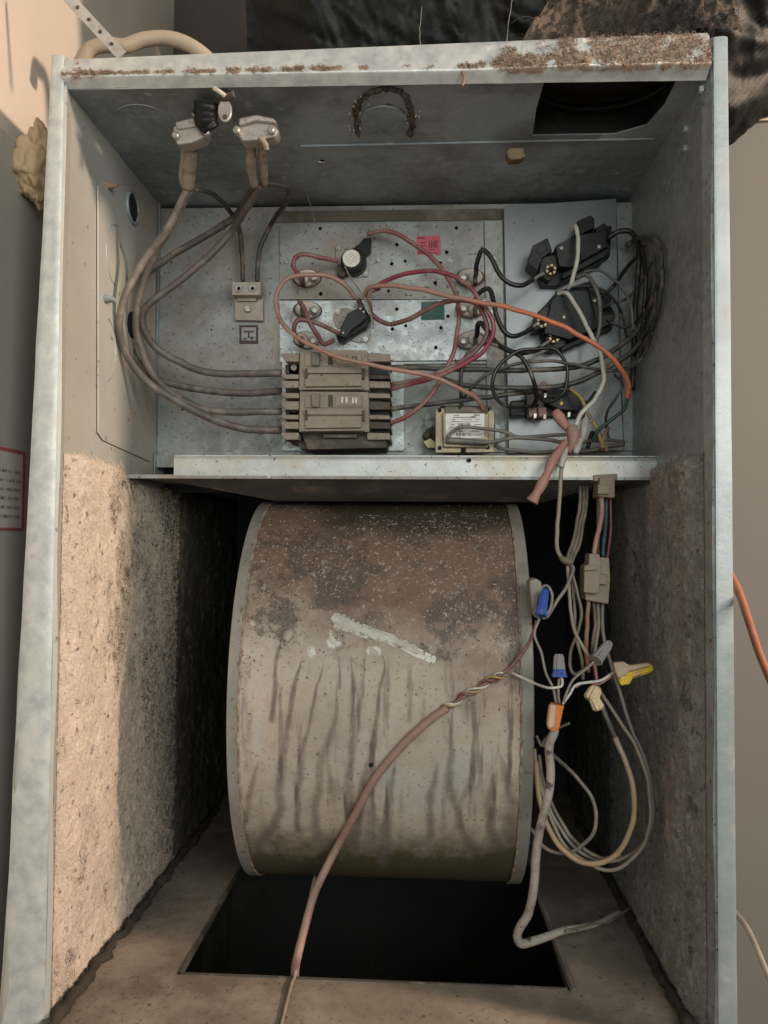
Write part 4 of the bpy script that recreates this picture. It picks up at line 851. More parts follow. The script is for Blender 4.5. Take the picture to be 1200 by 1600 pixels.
wire('orange wire stretched across the heater plates and curling down at the right wall', [(569, 464, .196), (577, 450, .185), (605, 446, .172), (642, 450, .162), (685, 458, .152), (716, 466, .145), (753, 473, .138), (787, 480, .132), (833, 492, .125), (867, 504, .122), (901, 521, .121), (930, 538, .122), (953, 557, .125), (971, 577, .13), (982, 600, .137), (980, 622, .143)], 9, W_ORANGE)
ow_ = bpy.data.objects['wire'] if False else [o for o in bpy.data.objects if o.get('label', '').startswith('orange wire stretched')][0]
nv_ = len(ow_.data.vertices); ta_ = ow_.data.attributes.new('fade', 'FLOAT', 'POINT'); ta_.data.foreach_set('value', (1-sst(np.arange(nv_)/nv_, .22, .58)).astype(np.float32))
wire('red wire arching above the orange wire and dropping to the upper breaker', [(590, 446, .19), (605, 438, .185), (630, 429, .176), (664, 424, .168), (691, 427, .16), (716, 436, .155), (738, 453, .15), (753, 472, .147), (768, 497, .148), (770, 521, .15), (756, 547, .153), (728, 566, .156), (691, 585, .16), (654, 597, .165), (611, 608, .173)], 8.5, W_RED, group=GR)
wire('brown red wire from the charcoal limit switch over the green sticker to the breakers', [(580, 490, .196), (592, 500, .19), (611, 506, .185), (636, 500, .176), (664, 486, .168), (688, 474, .162), (713, 469, .158), (742, 474, .154), (757, 493, .154), (761, 518, .156), (750, 541, .158), (716, 567, .161), (682, 583, .165), (648, 595, .169), (611, 601, .174)], 9, W_BRNRED, group=GR)
wire('short brown red wire bent between the limit switch tip and the faded wires', [(593, 450, .185), (580, 456, .183), (577, 468, .186), (579, 487, .195)], 8, W_BRNRED, group=GR)
wire('brown red wire crossing from the middle left terminal down to the limit switch', [(468, 472, .188), (474, 480, .178), (480, 495, .175), (488, 512, .176), (497, 527, .182), (506, 537, .188), (522, 532, .196)], 9, W_BRNRED, group=GR)
wire('brown red wire looped from the limit switch to the lower left terminal', [(530, 521, .192), (500, 507, .18), (472, 500, .172), (461, 507, .172), (460, 520, .178), (470, 533, .19)], 8.5, W_BRNRED, group=GR)
GB = 'black relay wires'
wire('black wire hooking from the upper right terminal to the upper relay', [(744, 430, .19), (746, 412, .178), (752, 392, .172), (758, 391, .171), (768, 405, .17), (780, 428, .169), (795, 443, .17), (814, 446, .173), (833, 437, .18)], 9, W_BLACK, group=GB)
wire('black wire hooking from the middle right terminal to the lower relay', [(742, 470, .19), (748, 458, .18), (760, 450, .175), (767, 456, .173), (772, 474, .17), (777, 496, .169), (788, 518, .17), (802, 525, .172), (819, 520, .178), (832, 511, .184)], 9, W_BLACK, group=GB)
wire('black wire from the lower right terminal to the bottom of the lower relay', [(745, 525, .19), (747, 508, .176), (753, 505, .174), (762, 517, .172), (774, 534, .168), (793, 547, .167), (812, 552, .171), (833, 549, .178), (850, 541, .185)], 9.5, W_BLACK, group=GB)
for i, (lab, a, b) in enumerate((('bare crimp tip on the upper relay wire', (836, 435), (850, 427)), ('bare crimp tip on the lower relay wire', (826, 515), (840, 505)), ('bare crimp tip at the bottom left of the lower relay', (842, 545), (858, 533)), ('second bare crimp tip at the bottom left of the lower relay', (838, 555), (856, 545)))):
    wire(lab, [(a[0]-4, a[1]+2, .180), (*a, .181), (*b, .186)], 5.5, steel, name='crimp_terminal', cat='crimp terminal')
wire('upper black cable running from the breaker to the right wall and up in a loop', [(604, 574, .176), (636, 574, .172), (697, 576, .168), (777, 578, .166), (833, 578, .164), (879, 577, .163), (913, 570, .162), (952, 551, .160), (989, 524, .162), (1005, 500, .165), (1020, 466, .17), (1031, 430, .175), (1033, 398, .18), (1025, 377, .186), (1008, 371, .19), (992, 375, .195), (978, 385, .2)], 9.5, W_DGREY, group=GB)
wire('middle black cable rising from the breaker to the right wall', [(690, 591, .174), (728, 602, .170), (777, 606, .168), (842, 606, .166), (890, 601, .164), (924, 588, .162), (955, 570, .162), (990, 546, .163), (1008, 522, .166), (1024, 494, .17), (1033, 458, .176), (1035, 420, .182)], 9.5, W_DGREY, group=GB)
wire('lowest dark cable from the breaker to the small sequencer', [(612, 639, .176), (651, 634, .174), (713, 626, .172), (762, 621, .173), (800, 616, .176), (832, 612, .184)], 9, W_DGREY, group=GB)
wire('dark wire rising from the transformer and wandering right under the relays', [(718, 638, .18), (724, 622, .172), (737, 606, .165), (757, 588, .16), (782, 576, .157), (813, 567, .156), (848, 564, .155), (890, 569, .154), (935, 578, .154), (969, 578, .155), (995, 567, .158), (1013, 542, .164), (1020, 520, .17)], 6, W_DGREY, group=GB)
wire('black wire dropping from the terminals into the sequencer', [(765, 531, .178), (779, 539, .165), (796, 549, .158), (815, 560, .154), (826, 580, .154), (835, 603, .158), (838, 622, .168), (832, 636, .18)], 8, W_BLACK, group=GB)
wire('round loop of black wire hanging in front of the sequencer', [(840, 634, .182), (800, 636, .165), (782, 630, .158), (771, 613, .154), (770, 593, .151), (782, 568, .15), (806, 551, .15), (833, 545, .152), (858, 544, .155), (872, 550, .156), (883, 566, .156), (887, 585, .156), (882, 610, .158), (867, 625, .162), (852, 627, .166), (840, 616, .175)], 7, W_BLACK, group=GB)
wire('black lead climbing from the transformer top to the lower right terminal', [(722, 638, .184), (720, 612, .172), (720, 584, .166), (726, 558, .163), (743, 542, .162), (765, 537, .163), (783, 543, .166)], 7, W_DGREY, group=GB)
wire('black wire from the upper relay into the right hand corner', [(950, 372, .188), (966, 362, .184), (983, 361, .182), (994, 372, .184), (998, 398, .188), (996, 440, .195), (992, 500, .2), (990, 560, .203), (988, 610, .205)], 10, W_BLACK, group=GB)
wire('dark wire slanting from the lower relay up to the corner', [(938, 464, .19), (953, 452, .186), (966, 438, .186), (980, 418, .19), (998, 396, .196)], 7, W_BLACK, group=GB)
wire('thin dark wire lying against the right wall from the lower relay', [(948, 478, .19), (964, 470, .187), (979, 467, .186), (1000, 446, .185), (1017, 415, .187), (1024, 398, .19)], 5, W_DGREY, group=GB)
wire('dark cable bundled vertically in the right hand corner', [(1004, 385, .205), (1008, 430, .203), (1008, 480, .2), (1004, 520, .198), (990, 556, .2)], 9, W_BLACK, group=GB)
wire('thin black wire drooping from the lower relay behind the grey wire', [(948, 500, .19), (972, 512, .186), (992, 505, .184), (1012, 470, .186), (1018, 430, .19)], 5, W_BLACK, group=GB)
wire('thin black wire crossing between the two relays', [(868, 458, .186), (900, 448, .178), (940, 452, .176), (968, 480, .18), (980, 530, .19)], 5, W_BLACK, group=GB)
wire('thin dark wire winding down beside the green wire', [(960, 585, .17), (972, 600, .166), (962, 625, .168), (948, 650, .174), (952, 690, .182)], 5, W_DGREY, group=GB)
wire('outer dark wire curving along the right wall below the relays', [(1022, 400, .20), (1024, 460, .192), (1020, 505, .186), (1006, 545, .18), (985, 572, .176), (962, 578, .174)], 6, W_DGREY, group=GB)
GT = 'grey transformer leads'
wire('upper grey transformer lead bent over the barcode label', [(699, 684, .17), (707, 674, .168), (722, 668, .166), (753, 670, .165), (790, 677, .166), (811, 683, .168), (848, 681, .166), (884, 679, .158)], 6.5, W_GREY, group=GT)
wire('middle grey transformer lead running right to the pink terminals', [(740, 690, .172), (762, 691, .17), (790, 688, .168), (806, 684, .168), (848, 686, .166), (882, 692, .158)], 7, W_GREY, group=GT)
wire('lowest grey transformer lead sagging toward the shelf', [(768, 690, .19), (778, 698, .185), (799, 704, .18), (833, 707, .176), (867, 705, .168), (886, 700, .16)], 7, W_GREY, group=GT)
wire('grey brown wire along the bottom of the grey plate', [(884, 698, .165), (915, 690, .17), (950, 688, .18), (975, 690, .19)], 6, W_OLIVE)
wire('white wire arching over the upper relay', [(896, 356, .182), (900, 355, .176), (904, 379, .17), (902, 410, .169), (893, 440, .175), (887, 452, .182)], 8, W_WHITE)
wire('white wire falling from the lower relay to the pink terminals', [(872, 459, .184), (880, 457, .178), (888, 461, .172), (901, 481, .166), (918, 512, .16), (930, 535, .155), (938, 553, .152), (943, 577, .148), (943, 597, .144), (928, 625, .14), (908, 647, .137), (899, 666, .135)], 8, W_WHITE)
wire('grey wire curving down across the lower relay', [(901, 434, .182), (915, 430, .176), (929, 446, .17), (937, 475, .167), (938, 509, .166), (930, 540, .17)], 7.5, W_GREY)
wire('thin grey wire arching between the relays toward the corner', [(913, 425, .19), (930, 422, .184), (947, 427, .18), (970, 447, .178), (986, 478, .18), (989, 515, .185)], 5, W_GREY)
wire('thin light grey wire behind the white one below the relays', [(938, 540, .17), (946, 575, .158), (948, 610, .15), (938, 640, .145), (918, 663, .142)], 5.5, W_LGREY)
wire('yellow wire running from the sequencer down to the shelf', [(884, 604, .178), (892, 609, .17), (907, 621, .164), (918, 642, .162), (930, 662, .162), (938, 684, .165), (942, 700, .17)], 7, W_YEL)
wire('dark green wire continuing from the orange wire to the shelf corner', [(980, 620, .143), (975, 638, .146), (957, 655, .15), (935, 674, .153), (928, 690, .158)], 7, W_GREEN)
wire('second dark green wire beside the sequencer', [(930, 612, .17), (915, 632, .165), (905, 645, .163)], 6, W_GREEN)
wire('rust orange wire end by the shelf corner', [(952, 668, .172), (945, 680, .17), (938, 700, .17)], 7, W_RUST)
wire('orange wire end behind the shelf corner', [(936, 674, .18), (944, 690, .178), (948, 706, .178)], 6, W_RUST)
for (pts, lab) in (([(918, 700, .176), (925, 676, .178), (934, 690, .178)], 'black wire crumpled at the shelf corner'), ([(905, 706, .18), (940, 700, .178), (975, 694, .185)], 'thick olive wire lying on the shelf')):
    wire(lab, pts, 8, W_BLACK if 'black' in lab else W_OLIVE)
# pink spade terminals
def sleeve(lab, pts, rad, m=None, cat='terminal', name='spade_terminal', n=10, group='pink insulated spade terminals', flat=.7):
    S = wpath([(a, b, c) for a, b, c in pts], k=6); rr = np.interp(np.linspace(0, 1, len(S)), np.linspace(0, 1, len(rad)), rad)*mpp(S[0][1])
    o = build(name, MB().tube(S, rr, n, wob=.08), m or pinkterm, smooth=True); tag(o, lab, cat, group); return o
sleeve('pink terminal boot standing up left of the white wire', [(868, 643, .134), (874, 652, .132), (882, 664, .132), (892, 674, .133)], [7, 9, 7, 5])
sleeve('pink terminal boot that the white wire enters', [(893, 667, .13), (896, 680, .128), (894, 694, .128), (888, 706, .13)], [9, 11, 8, 5])
sleeve('white grey terminal boot right of the pink ones', [(914, 655, .14), (913, 668, .138), (910, 682, .138), (904, 694, .14)], [5, 7, 6, 4], mat('pale_vinyl', (.42, .39, .35), (.33, .30, .27), 60, .5, 0, TAN, .25, 60, bump=.1))
sleeve('long pink double sleeve hanging over the shelf edge', [(884, 690, .124), (874, 704, .118), (862, 722, .112), (856, 738, .108), (846, 758, .105), (838, 772, .104), (831, 784, .104)], [5, 6, 8, 6, 8.5, 6.5, 10])
sleeve('narrow pink wire beside the long sleeve', [(890, 694, .13), (878, 712, .124), (868, 726, .12)], [4, 5, 4])
sleeve('small cream terminal end below the pink boots', [(884, 700, .126), (880, 716, .12), (876, 730, .118)], [4, 6, 5], MATS['pale_vinyl'])
sleeve('stubby cream terminal tip right of the hanging sleeve', [(908, 684, .13), (902, 700, .126), (899, 708, .124)], [4, 6, 4], MATS['pale_vinyl'])

# ------------------------------------------------------------------ wires below the shelf
wire('cream wire hanging alone from the pink terminals to the knot', [(879, 720, .122), (876, 750, .118), (874, 790, .116), (871, 832, .115), (872, 860, .114), (882, 878, .112)], 7.5, W_CREAM)
GL = 'dusty olive wires hanging under the shelf'
for i, (lab, pts, d, m) in enumerate((
    ('leftmost of the three olive wires dropping from the shelf to the knot', [(906, 748, .16), (905, 795, .145), (897, 837, .128), (887, 872, .112)], 6, W_OLIVE),
    ('middle olive wire dropping from the shelf to the knot', [(912, 748, .16), (910, 800, .147), (900, 845, .13), (890, 876, .113)], 6, W_OLIVE),
    ('rightmost of the three olive wires dropping from the shelf to the knot', [(918, 748, .16), (914, 805, .147), (904, 850, .13), (893, 880, .113)], 6, W_OLIVE),
    ('wire swinging left from the knot to the blue wire nut', [(890, 880, .110), (896, 890, .105), (888, 910, .10), (872, 937, .095), (858, 961, .09), (847, 966, .088)], 6.5, W_GREY),
    ('long cream and red wire falling from the knot to the cream connectors', [(887, 884, .11), (889, 920, .104), (893, 960, .099), (899, 990, .095), (912, 1012, .092), (926, 1034, .09)], 6.5, W_CREAM),
    ('olive wire bulging right and looping back below the knot', [(891, 885, .112), (902, 925, .108), (909, 957, .106), (905, 985, .106), (893, 1012, .106), (890, 1040, .105), (898, 1054, .103), (915, 1045, .10), (928, 1034, .098)], 6, W_OLIVE),
    ('straight tan wire falling from the knot behind the others', [(893, 890, .115), (898, 940, .113), (902, 1000, .112), (910, 1037, .11), (911, 1062, .11)], 6, W_CREAM))):
    wire(lab, pts, d, m, group=GL)
wire('short red wire entering the cream connectors', [(926, 1034, .09), (931, 1050, .088), (932, 1074, .087)], 6.5, W_RED)
sleeve('lumpy knot of tape tying the hanging wires', [(876, 872, .108), (884, 876, .106), (894, 879, .107)], [4, 6, 5], W_OLIVE, 'knot', 'wire_knot', group=None)
# plug connectors
t = thing('plug_connector', 'dusty square plug pushed through the shelf', 'plug', group='dusty nylon plugs')
build('plug_body', MB().px([(937, 745), (961, 745), (961, 778), (935, 776)], .125, .150), molex, t, bevel=.001)
build('plug_latch', MB().px([(934, 757), (953, 757), (953, 772), (934, 772)], .121, .126), molex, t, bevel=.0008)
build('plug_collar', MB().px([(928, 742), (965, 740), (965, 750), (928, 752)], .128, .155), molex, t, bevel=.0008)
wire('pale orange wire from the shelf plug to the big plug', [(940, 776, .132), (941, 796, .13), (937, 822, .125), (930, 850, .12), (928, 870, .118)], 9, W_PALEORANGE)
wire('dark blue wire between the two plugs', [(948, 778, .14), (948, 810, .136), (944, 845, .13), (943, 870, .126)], 7, W_BLUE)
wire('thin magenta wire between the two plugs', [(954, 778, .145), (955, 820, .142), (953, 845, .138), (949, 875, .132)], 4.5, W_RED)
wire('olive wire between the two plugs', [(935, 776, .145), (936, 815, .142), (935, 850, .138), (936, 870, .132)], 6, W_OLIVE)
t = thing('plug_connector', 'large tan two piece plug hanging among the wires on the right', 'plug', group='dusty nylon plugs')
build('plug_half', MB().px([(921, 865), (937, 866), (940, 884), (936, 928), (912, 926), (913, 884), (920, 882)], .105, .124), molex, t, bevel=.001)
build('plug_half', MB().px([(934, 870), (952, 872), (954, 905), (951, 944), (915, 938), (914, 926), (934, 926)], .112, .134), molex, t, bevel=.001)
build('plug_latch', MB().px([(929, 896), (949, 898), (948, 914), (930, 912)], .107, .113), molex, t, bevel=.0008)
build('plug_latch', MB().px([(913, 884), (936, 884), (936, 890), (913, 892)], .1015, .106), molex, t, bevel=.0006)
wire('rust orange wire below the big plug', [(920, 936, .118), (918, 975, .118), (916, 1015, .12), (920, 1050, .125)], 8, W_RUST)
wire('first olive wire below the big plug', [(928, 940, .122), (930, 975, .122), (926, 1010, .124), (925, 1040, .128)], 6, W_OLIVE)
wire('second olive wire below the big plug, running on down to the loops', [(934, 942, .124), (935, 980, .124), (929, 1030, .12), (938, 1078, .115), (969, 1127, .105), (990, 1159, .1), (1008, 1206, .096), (1017, 1258, .095), (1011, 1306, .096), (990, 1340, .1), (958, 1360, .105), (927, 1354, .11), (885, 1324, .118), (859, 1274, .128), (840, 1211, .14), (835, 1170, .15)], 7, W_CREAM)
wire('outermost grey wire curving wide along the right liner', [(941, 942, .126), (943, 995, .124), (955, 1040, .12), (970, 1085, .115), (990, 1145, .11), (1011, 1196, .105), (1020, 1248, .104), (1014, 1300, .106), (988, 1334, .11), (950, 1346, .115), (905, 1330, .12), (870, 1286, .128), (848, 1235, .138), (838, 1190, .15)], 7, W_LGREY)
wire('short grey sheath before the tan orange loop', [(932, 1085, .1), (941, 1104, .098), (951, 1128, .096), (962, 1154, .095)], 10, W_DGREY)
wire('bright tan orange wire forming the big lower loop', [(961, 1152, .095), (979, 1193, .09), (990, 1237, .087), (990, 1280, .087), (974, 1321, .09), (948, 1344, .094), (916, 1350, .098), (885, 1332, .104), (860, 1300, .112), (843, 1250, .124), (837, 1190, .14)], 10, W_TAN)
wire('thin blue grey wire making the small inner loop', [(846, 1160, .15), (866, 1182, .13), (895, 1209, .11), (921, 1240, .1), (932, 1273, .098), (924, 1306, .1), (898, 1329, .105), (872, 1332, .112), (848, 1321, .12), (830, 1295, .13)], 7, W_GREY)
wire('brown wire following inside the big lower loop', [(842, 1180, .16), (850, 1225, .145), (872, 1276, .13), (900, 1316, .12), (937, 1341, .112), (970, 1336, .11)], 7, W_OLIVE)
wire('light wire running from the blue nut cluster behind the drum', [(838, 1150, .14), (846, 1165, .145), (852, 1155, .14), (868, 1140, .13), (890, 1130, .12)], 5, W_OLIVE)
S_ = [(866, 1132, .066), (866, 1144, .066), (858, 1167, .066), (860, 1206, .066), (857, 1243, .065), (847, 1280, .064), (839, 1329, .064), (834, 1377, .065), (827, 1421, .067), (812, 1450, .07), (808, 1466, .073), (818, 1475, .078), (846, 1466, .09), (885, 1453, .11), (927, 1445, .14), (969, 1424, .18)]
wire('thick grimy grey cord hanging from the orange wire nut over the floor opening', S_, [14]*12+[13, 11, 9, 7], cordm, name='power_cord', cat='cord', n=14, k=10)
wire('thin frayed string across the lower right floor', [(885, 1455, .10), (930, 1444, .14), (955, 1438, .16), (985, 1418, .19)], 4, W_OLIVE, name='string', cat='string')
# thin wires round the nuts
GN = 'thin white control wires'
wire('thin wire falling from the upper blue nut to the orange nut', [(843, 966, .075), (836, 990, .07), (846, 1020, .066), (853, 1050, .062), (865, 1076, .06), (869, 1098, .06)], 5, W_LGREY, group=GN)
wire('thin white wire from the drum to the lower blue nut', [(799, 1051, .088), (830, 1066, .075), (860, 1075, .055), (877, 1073, .056), (879, 1064, .056), (876, 1056, .056)], 5, W_WHITE, group=GN)
wire('short thin wire below the lower blue nut', [(874, 1060, .056), (873, 1080, .058), (874, 1098, .06)], 5, W_CREAM, group=GN)
wire('thin wire from the grey nut down to the orange nut', [(928, 1034, .075), (910, 1050, .07), (890, 1070, .065), (880, 1098, .06)], 5, W_LGREY, group=GN)
wire('thin white wire from the yellow nut to the orange nut', [(960, 1050, .085), (940, 1062, .08), (920, 1066, .074), (900, 1071, .068), (888, 1087, .063), (879, 1100, .06)], 5, W_WHITE, group=GN)
wire('thin red wire strand beside the yellow nut', [(958, 1056, .086), (935, 1068, .082), (915, 1066, .076), (900, 1074, .07)], 4, W_DUSTRED, group=GN)
# wire nuts
def nut(lab, p0, p1, r0, r1, m0, m1=None, ribs=8, split=.5, bell=1.12, name='wire_nut'):
    """p0 = open (wire) end, p1 = tip"""
    t = thing(name, lab, 'wire nut', group='twist-on wire nuts'); a = at(*p0); b = at(*p1); ax = b-a; k = mpp(p0[2]); n = 24
    def part(nm, t0, t1, m):
        S = [a+ax*s for s in np.linspace(t0, t1, 7)]; rad = [k*(r0+(r1-r0)*s)*(bell if s < .12 else 1)*(.75 if s > .97 else 1) for s in np.linspace(t0, t1, 7)]
        mb = MB().tube(S, rad, n)
        vv = np.array(mb.v).reshape(7, n, 3); 
        for i in range(7):
            for j in range(n):
                if j % 3 == 0: vv[i, j] = S[i]+(vv[i, j]-S[i])*.86
        mb.v = [tuple(p) for p in vv.reshape(-1, 3)]; build(nm, mb, m, t)
    if m1 is None: part('shell', 0, 1, m0)
    else: part('skirt', 0, split, m0); part('dusty_tip', split, 1, m1)
    return t
nut('bright blue wire nut hanging beside the drum rim', (845, 962, .070), (852, 921, .078), 8.5, 6.5, blue_nut)
wire('grey wire bent round the bright blue wire nut', [(842, 966, .08), (838, 945, .085), (844, 920, .088), (854, 915, .086), (862, 930, .084), (860, 950, .08), (850, 964, .078)], 5.5, W_LGREY)
nut('blue wire nut with a dusty grey ribbed top', (874, 1058, .055), (873, 1022, .058), 10.5, 7.5, blue_nut, grey_nut, split=.35)
nut('grey dust covered wire nut tilted toward the right liner', (931, 1032, .075), (953, 1004, .085), 10, 7, grey_nut)
t = nut('long yellow wire nut pointing right near the liner', (966, 1057, .080), (1018, 1043, .085), 9, 7, yel_nut)
build('dusty_wing', MB().px([(958, 1036), (975, 1034), (985, 1040), (1015, 1036), (1017, 1041), (984, 1050), (968, 1062), (962, 1052)], .073, .079), mat('dusty_beige', (.44, .33, .235), (.36, .27, .19), 60, .7, bump=.1), t, bevel=.002)
build('wing', MB().px([(966, 1060), (985, 1054), (990, 1060), (984, 1070), (970, 1072)], .076, .082), yel_nut, t, bevel=.0015)
nut('upper round cream connector under the red wire', (932, 1074, .084), (922, 1094, .080), 9.5, 12, cream_nut, bell=.8)
nut('lower round cream connector under the other one', (927, 1090, .078), (936, 1108, .078), 8, 10, cream_nut, bell=.9)
t = nut('orange wire nut with a dusty peach side above the grey cord', (871, 1100, .062), (863, 1140, .062), 10, 9.5, or_nut, bell=1.05)
build('dusty_side', MB().px([(859, 1101), (871, 1102), (867, 1138), (857, 1140), (855, 1132)], .050, .057), or_nut_d, t, bevel=.002)

# ------------------------------------------------------------------ cable across the drum
c3 = []
pts = [(699, 1104), (680, 1117), (661, 1132), (638, 1153), (617, 1176), (600, 1196), (583, 1219), (557, 1267), (531, 1314)]
A = [tuple(blo_pt(a, b)-np.array([0, .005, 0])) for a, b in pts]
A += [tuple(at(505, 1366, .115)), tuple(at(490, 1400, .10)), tuple(at(476, 1450, .082)), tuple(at(466, 1490, .066)), tuple(at(461, 1518, .0715)), tuple(at(459, 1530, .072)-np.array([0, -.004, .03]))]
A[0] = tuple(np.array(A[0])); S = spline(A, 10)
tag(build('thermostat_cable', MB().tube(S, .0036, 12, wob=.05), W_PINKJ, smooth=True), 'pinkish jacketed cable slanting across the drum front into the floor opening', 'cable')
A2 = [at(839, 970, .080), at(830, 997, .086), at(815, 1022, .088), at(795, 1045, .090)]+[blo_pt(a, b)-np.array([0, .004, 0]) for a, b in ((770, 1060), (745, 1074), (720, 1090), (697, 1106))]
tag(build('wire', MB().tube(spline(A2, 10), .0016, 8), W_BRNRED, smooth=True), 'dusty red wire from the bright blue nut to the jacketed cable on the drum', 'wire')
base_ = spline([blo_pt(a, b)-np.array([0, .0045, 0]) for a, b in ((786, 1052), (760, 1064), (735, 1080), (712, 1093), (692, 1107))], 24)
for lab, ph, m, pit in (('yellowish wire wound round the cable end on the drum', 0, W_YEL, 5.2), ('cream wire wound round the cable end on the drum', 2.2, W_WHITE, 4.6), ('brown red wire wound round the cable end on the drum', 4.2, W_BRNRED, 5.8)):
    T = np.gradient(base_, axis=0); T /= np.linalg.norm(T, axis=1)[:, None]; a = np.cross(T, [0, 1, 0]); a /= np.linalg.norm(a, axis=1)[:, None]; b = np.cross(T, a)
    ang = np.linspace(0, pit*math.pi, len(base_))+ph
    tag(build('wound_wire', MB().tube(base_+(a*np.cos(ang)[:, None]+b*np.sin(ang)[:, None])*.0026*(1+.5*(fbm(base_, 60, 2, 3)-.5))[:, None], .0011, 6), m, smooth=True), lab, 'wire', 'wires wound round the cable on the drum')
tag(build('string', MB().tube(spline([at(492, 1370, .14), at(480, 1420, .11), at(468, 1470, .085), onz(461, 1522, ZF+.004), onz(456, 1536, ZF+.003), onz(447, 1570, ZF+.002), onz(437, 1612, ZF+.002)], 8), .0014, 6, wob=.3), W_CREAM, smooth=True), 'thin dirty string trailing over the front edge of the floor opening', 'string')

# ================================================================== AROUND THE CABINET
def struct(o): o['kind'] = 'structure'; return o
mb = MB(); XW = -.335
mb.box((XW-.01, -.30, -.5), (XW, .50, 1.6)); struct(build('closet_wall', mb, wallm))
struct(build('rear_closet_wall', MB().box((-1.0, .70, -.5), (1.6, .71, 1.8)), wall_brown))
struct(build('closet_ceiling', MB().box((-1.0, -.1, 1.5), (1.6, .70, 1.52)), wall_brown))
yR = .24
a = at(1160, 183, yR)
struct(build('side_closet_wall', MB().box((.2755, yR, -.5), (1.2, yR+.02, a[2])), wallr))
struct(build('upper_closet_wall', MB().box((.2755, yR+.006, a[2]+.001), (1.2, yR+.02, 1.6)), wallr2))
build_o = build('trim_strip', MB().box((.2758, yR-.004, a[2]-.006), (.60, yR-.0005, a[2]+.003)), pipe_m, bevel=.001); tag(build_o, 'narrow cream trim strip on the wall at the upper right', 'trim')
struct(build('closet_floor', MB().box((-1.0, -1.0, -.52), (1.6, .70, -.5)), floor_m))
# grey panel with a red bordered label, standing at the left
XP = -.306; p0 = onx(0, 197, XP)
t = thing('grey_panel', 'grey painted metal panel standing left of the cabinet', 'panel')
build('sheet', MB().box((XP-.02, -.28, -.5), (XP, .10, p0[2])), panelm, t, bevel=.0008)
def onP(px, py, dx=0): p = onx(px, py, XP); return (p[1], p[2])
lab = thing('warning_label', 'red bordered warning label on the grey panel at the left edge', 'label')
yA, zA = onP(38, 706); yB_, zB_ = onP(28, 829); y0_ = yA-.16
quad = [(yA, zA), (yA, zB_), (y0_, zB_), (y0_, zA)]
build('label_sheet', sideprism(quad, XP+.0002, XP+.0006), mat('grey_label', (.46, .42, .39), (.42, .38, .35), 30, .6, bump=.02), lab)
def bar(ya, yb, za, zb, m, nm='border'): build(nm, sideprism([(ya, za), (yb, za), (yb, zb), (ya, zb)], XP+.0007, XP+.0010), m, lab)
rb = mat('faded_red_border', (.36, .09, .095), (.28, .07, .07), 60, .6, bump=.02)
bar(yA-.0035, yA, zB_, zA, rb); bar(y0_, yA-.0036, zA-.003, zA, rb); bar(y0_, yA-.0036, zB_, zB_+.0022, rb)
H = zA-zB_
for i, fr in enumerate((.26, .37, .48, .59, .70, .81)):
    y = yA-.007
    while y > y0_+.005:
        L_ = random.uniform(.0025, .006)
        z_ = zA-H*fr; pm = mat('faded_print', (.22, .17, .16), None, 60, .7, bump=0); c_ = y
        while c_ > y-L_-.004:
            bar(c_-.0003, c_, z_-.0026, z_, pm, 'print')
            if random.random() > .3: bar(c_-.0014, c_-.0003, z_-random.choice((.0004, .0015, .0026)), z_-random.choice((0, .0011, .0022)), pm, 'print')
            if random.random() > .5: bar(c_-.0014, c_-.0011, z_-.0026, z_-.0004, pm, 'print')
            c_ -= .0021
        y -= L_+.006
# spray foam blob between the panel and the cabinet
def lump(name, c, rad, m, seed, amp=.35, sc=75, nu=64, nv=44):
    def fn(U, V):
        th = 2*math.pi*U; ph = math.pi*V; d = np.stack([np.cos(th)*np.sin(ph), np.sin(th)*np.sin(ph), np.cos(ph)], -1)
        r_ = 1+amp*2*(fbm(d*.03+seed, sc, 3, seed)-.5); return np.array(c)+d*np.array(rad)*r_[..., None]
    P, q = grid(nu, nv, fn); return npmesh(name, P, q[:, ::-1], m)
t = thing('spray_foam', 'tan blob of spray foam squeezed out beside the cabinet top left corner', 'foam')
for i, (px, py, y, r3) in enumerate(((52, 262, .045, (.016, .02, .022)), (62, 290, .05, (.012, .02, .017)), (58, 218, .05, (.006, .012, .008)), (40, 245, .05, (.010, .014, .010)), (66, 235, .05, (.010, .018, .020)))):
    o = lump('foam_lobe', at(px, py, y), r3, foam_m, i+3, .42); o.parent = t
# conduit-like cream pipe and hanger strap behind the top flange
tag(build('bent_pipe', MB().tube(spline([at(120, 110, .10), at(140, 78, .10), at(170, 70, .10), at(195, 72, .10), at(225, 62, .10), at(262, 60, .10), at(295, 70, .10), at(325, 92, .10), at(340, 120, .10)], 8), .0065, 12), pipe_m, smooth=True), 'bent cream pipe arching up behind the top left of the cabinet', 'pipe')
t = thing('hanger_strap', 'punched galvanised hanger strap slanting behind the top left corner', 'strap')
A = at(92, -20, .05); B = at(190, 86, .05); dr = (B-A); pr_ = np.array([dr[2], 0, -dr[0]]); pr_ /= np.linalg.norm(pr_); hw = 9*mpp(.05)
build('band', MB().prism([tuple((A+pr_*hw)[[0, 2]]), tuple((B+pr_*hw)[[0, 2]]), tuple((B-pr_*hw)[[0, 2]]), tuple((A-pr_*hw)[[0, 2]])], .05, .0512), strapm, t)
for s in (.30, .48, .66, .84): c = A+dr*s; build('punched_hole', MB().tube([c-[0, .0004, 0], c+[0, .0008, 0]], .0017, 10), brown_dk, t)
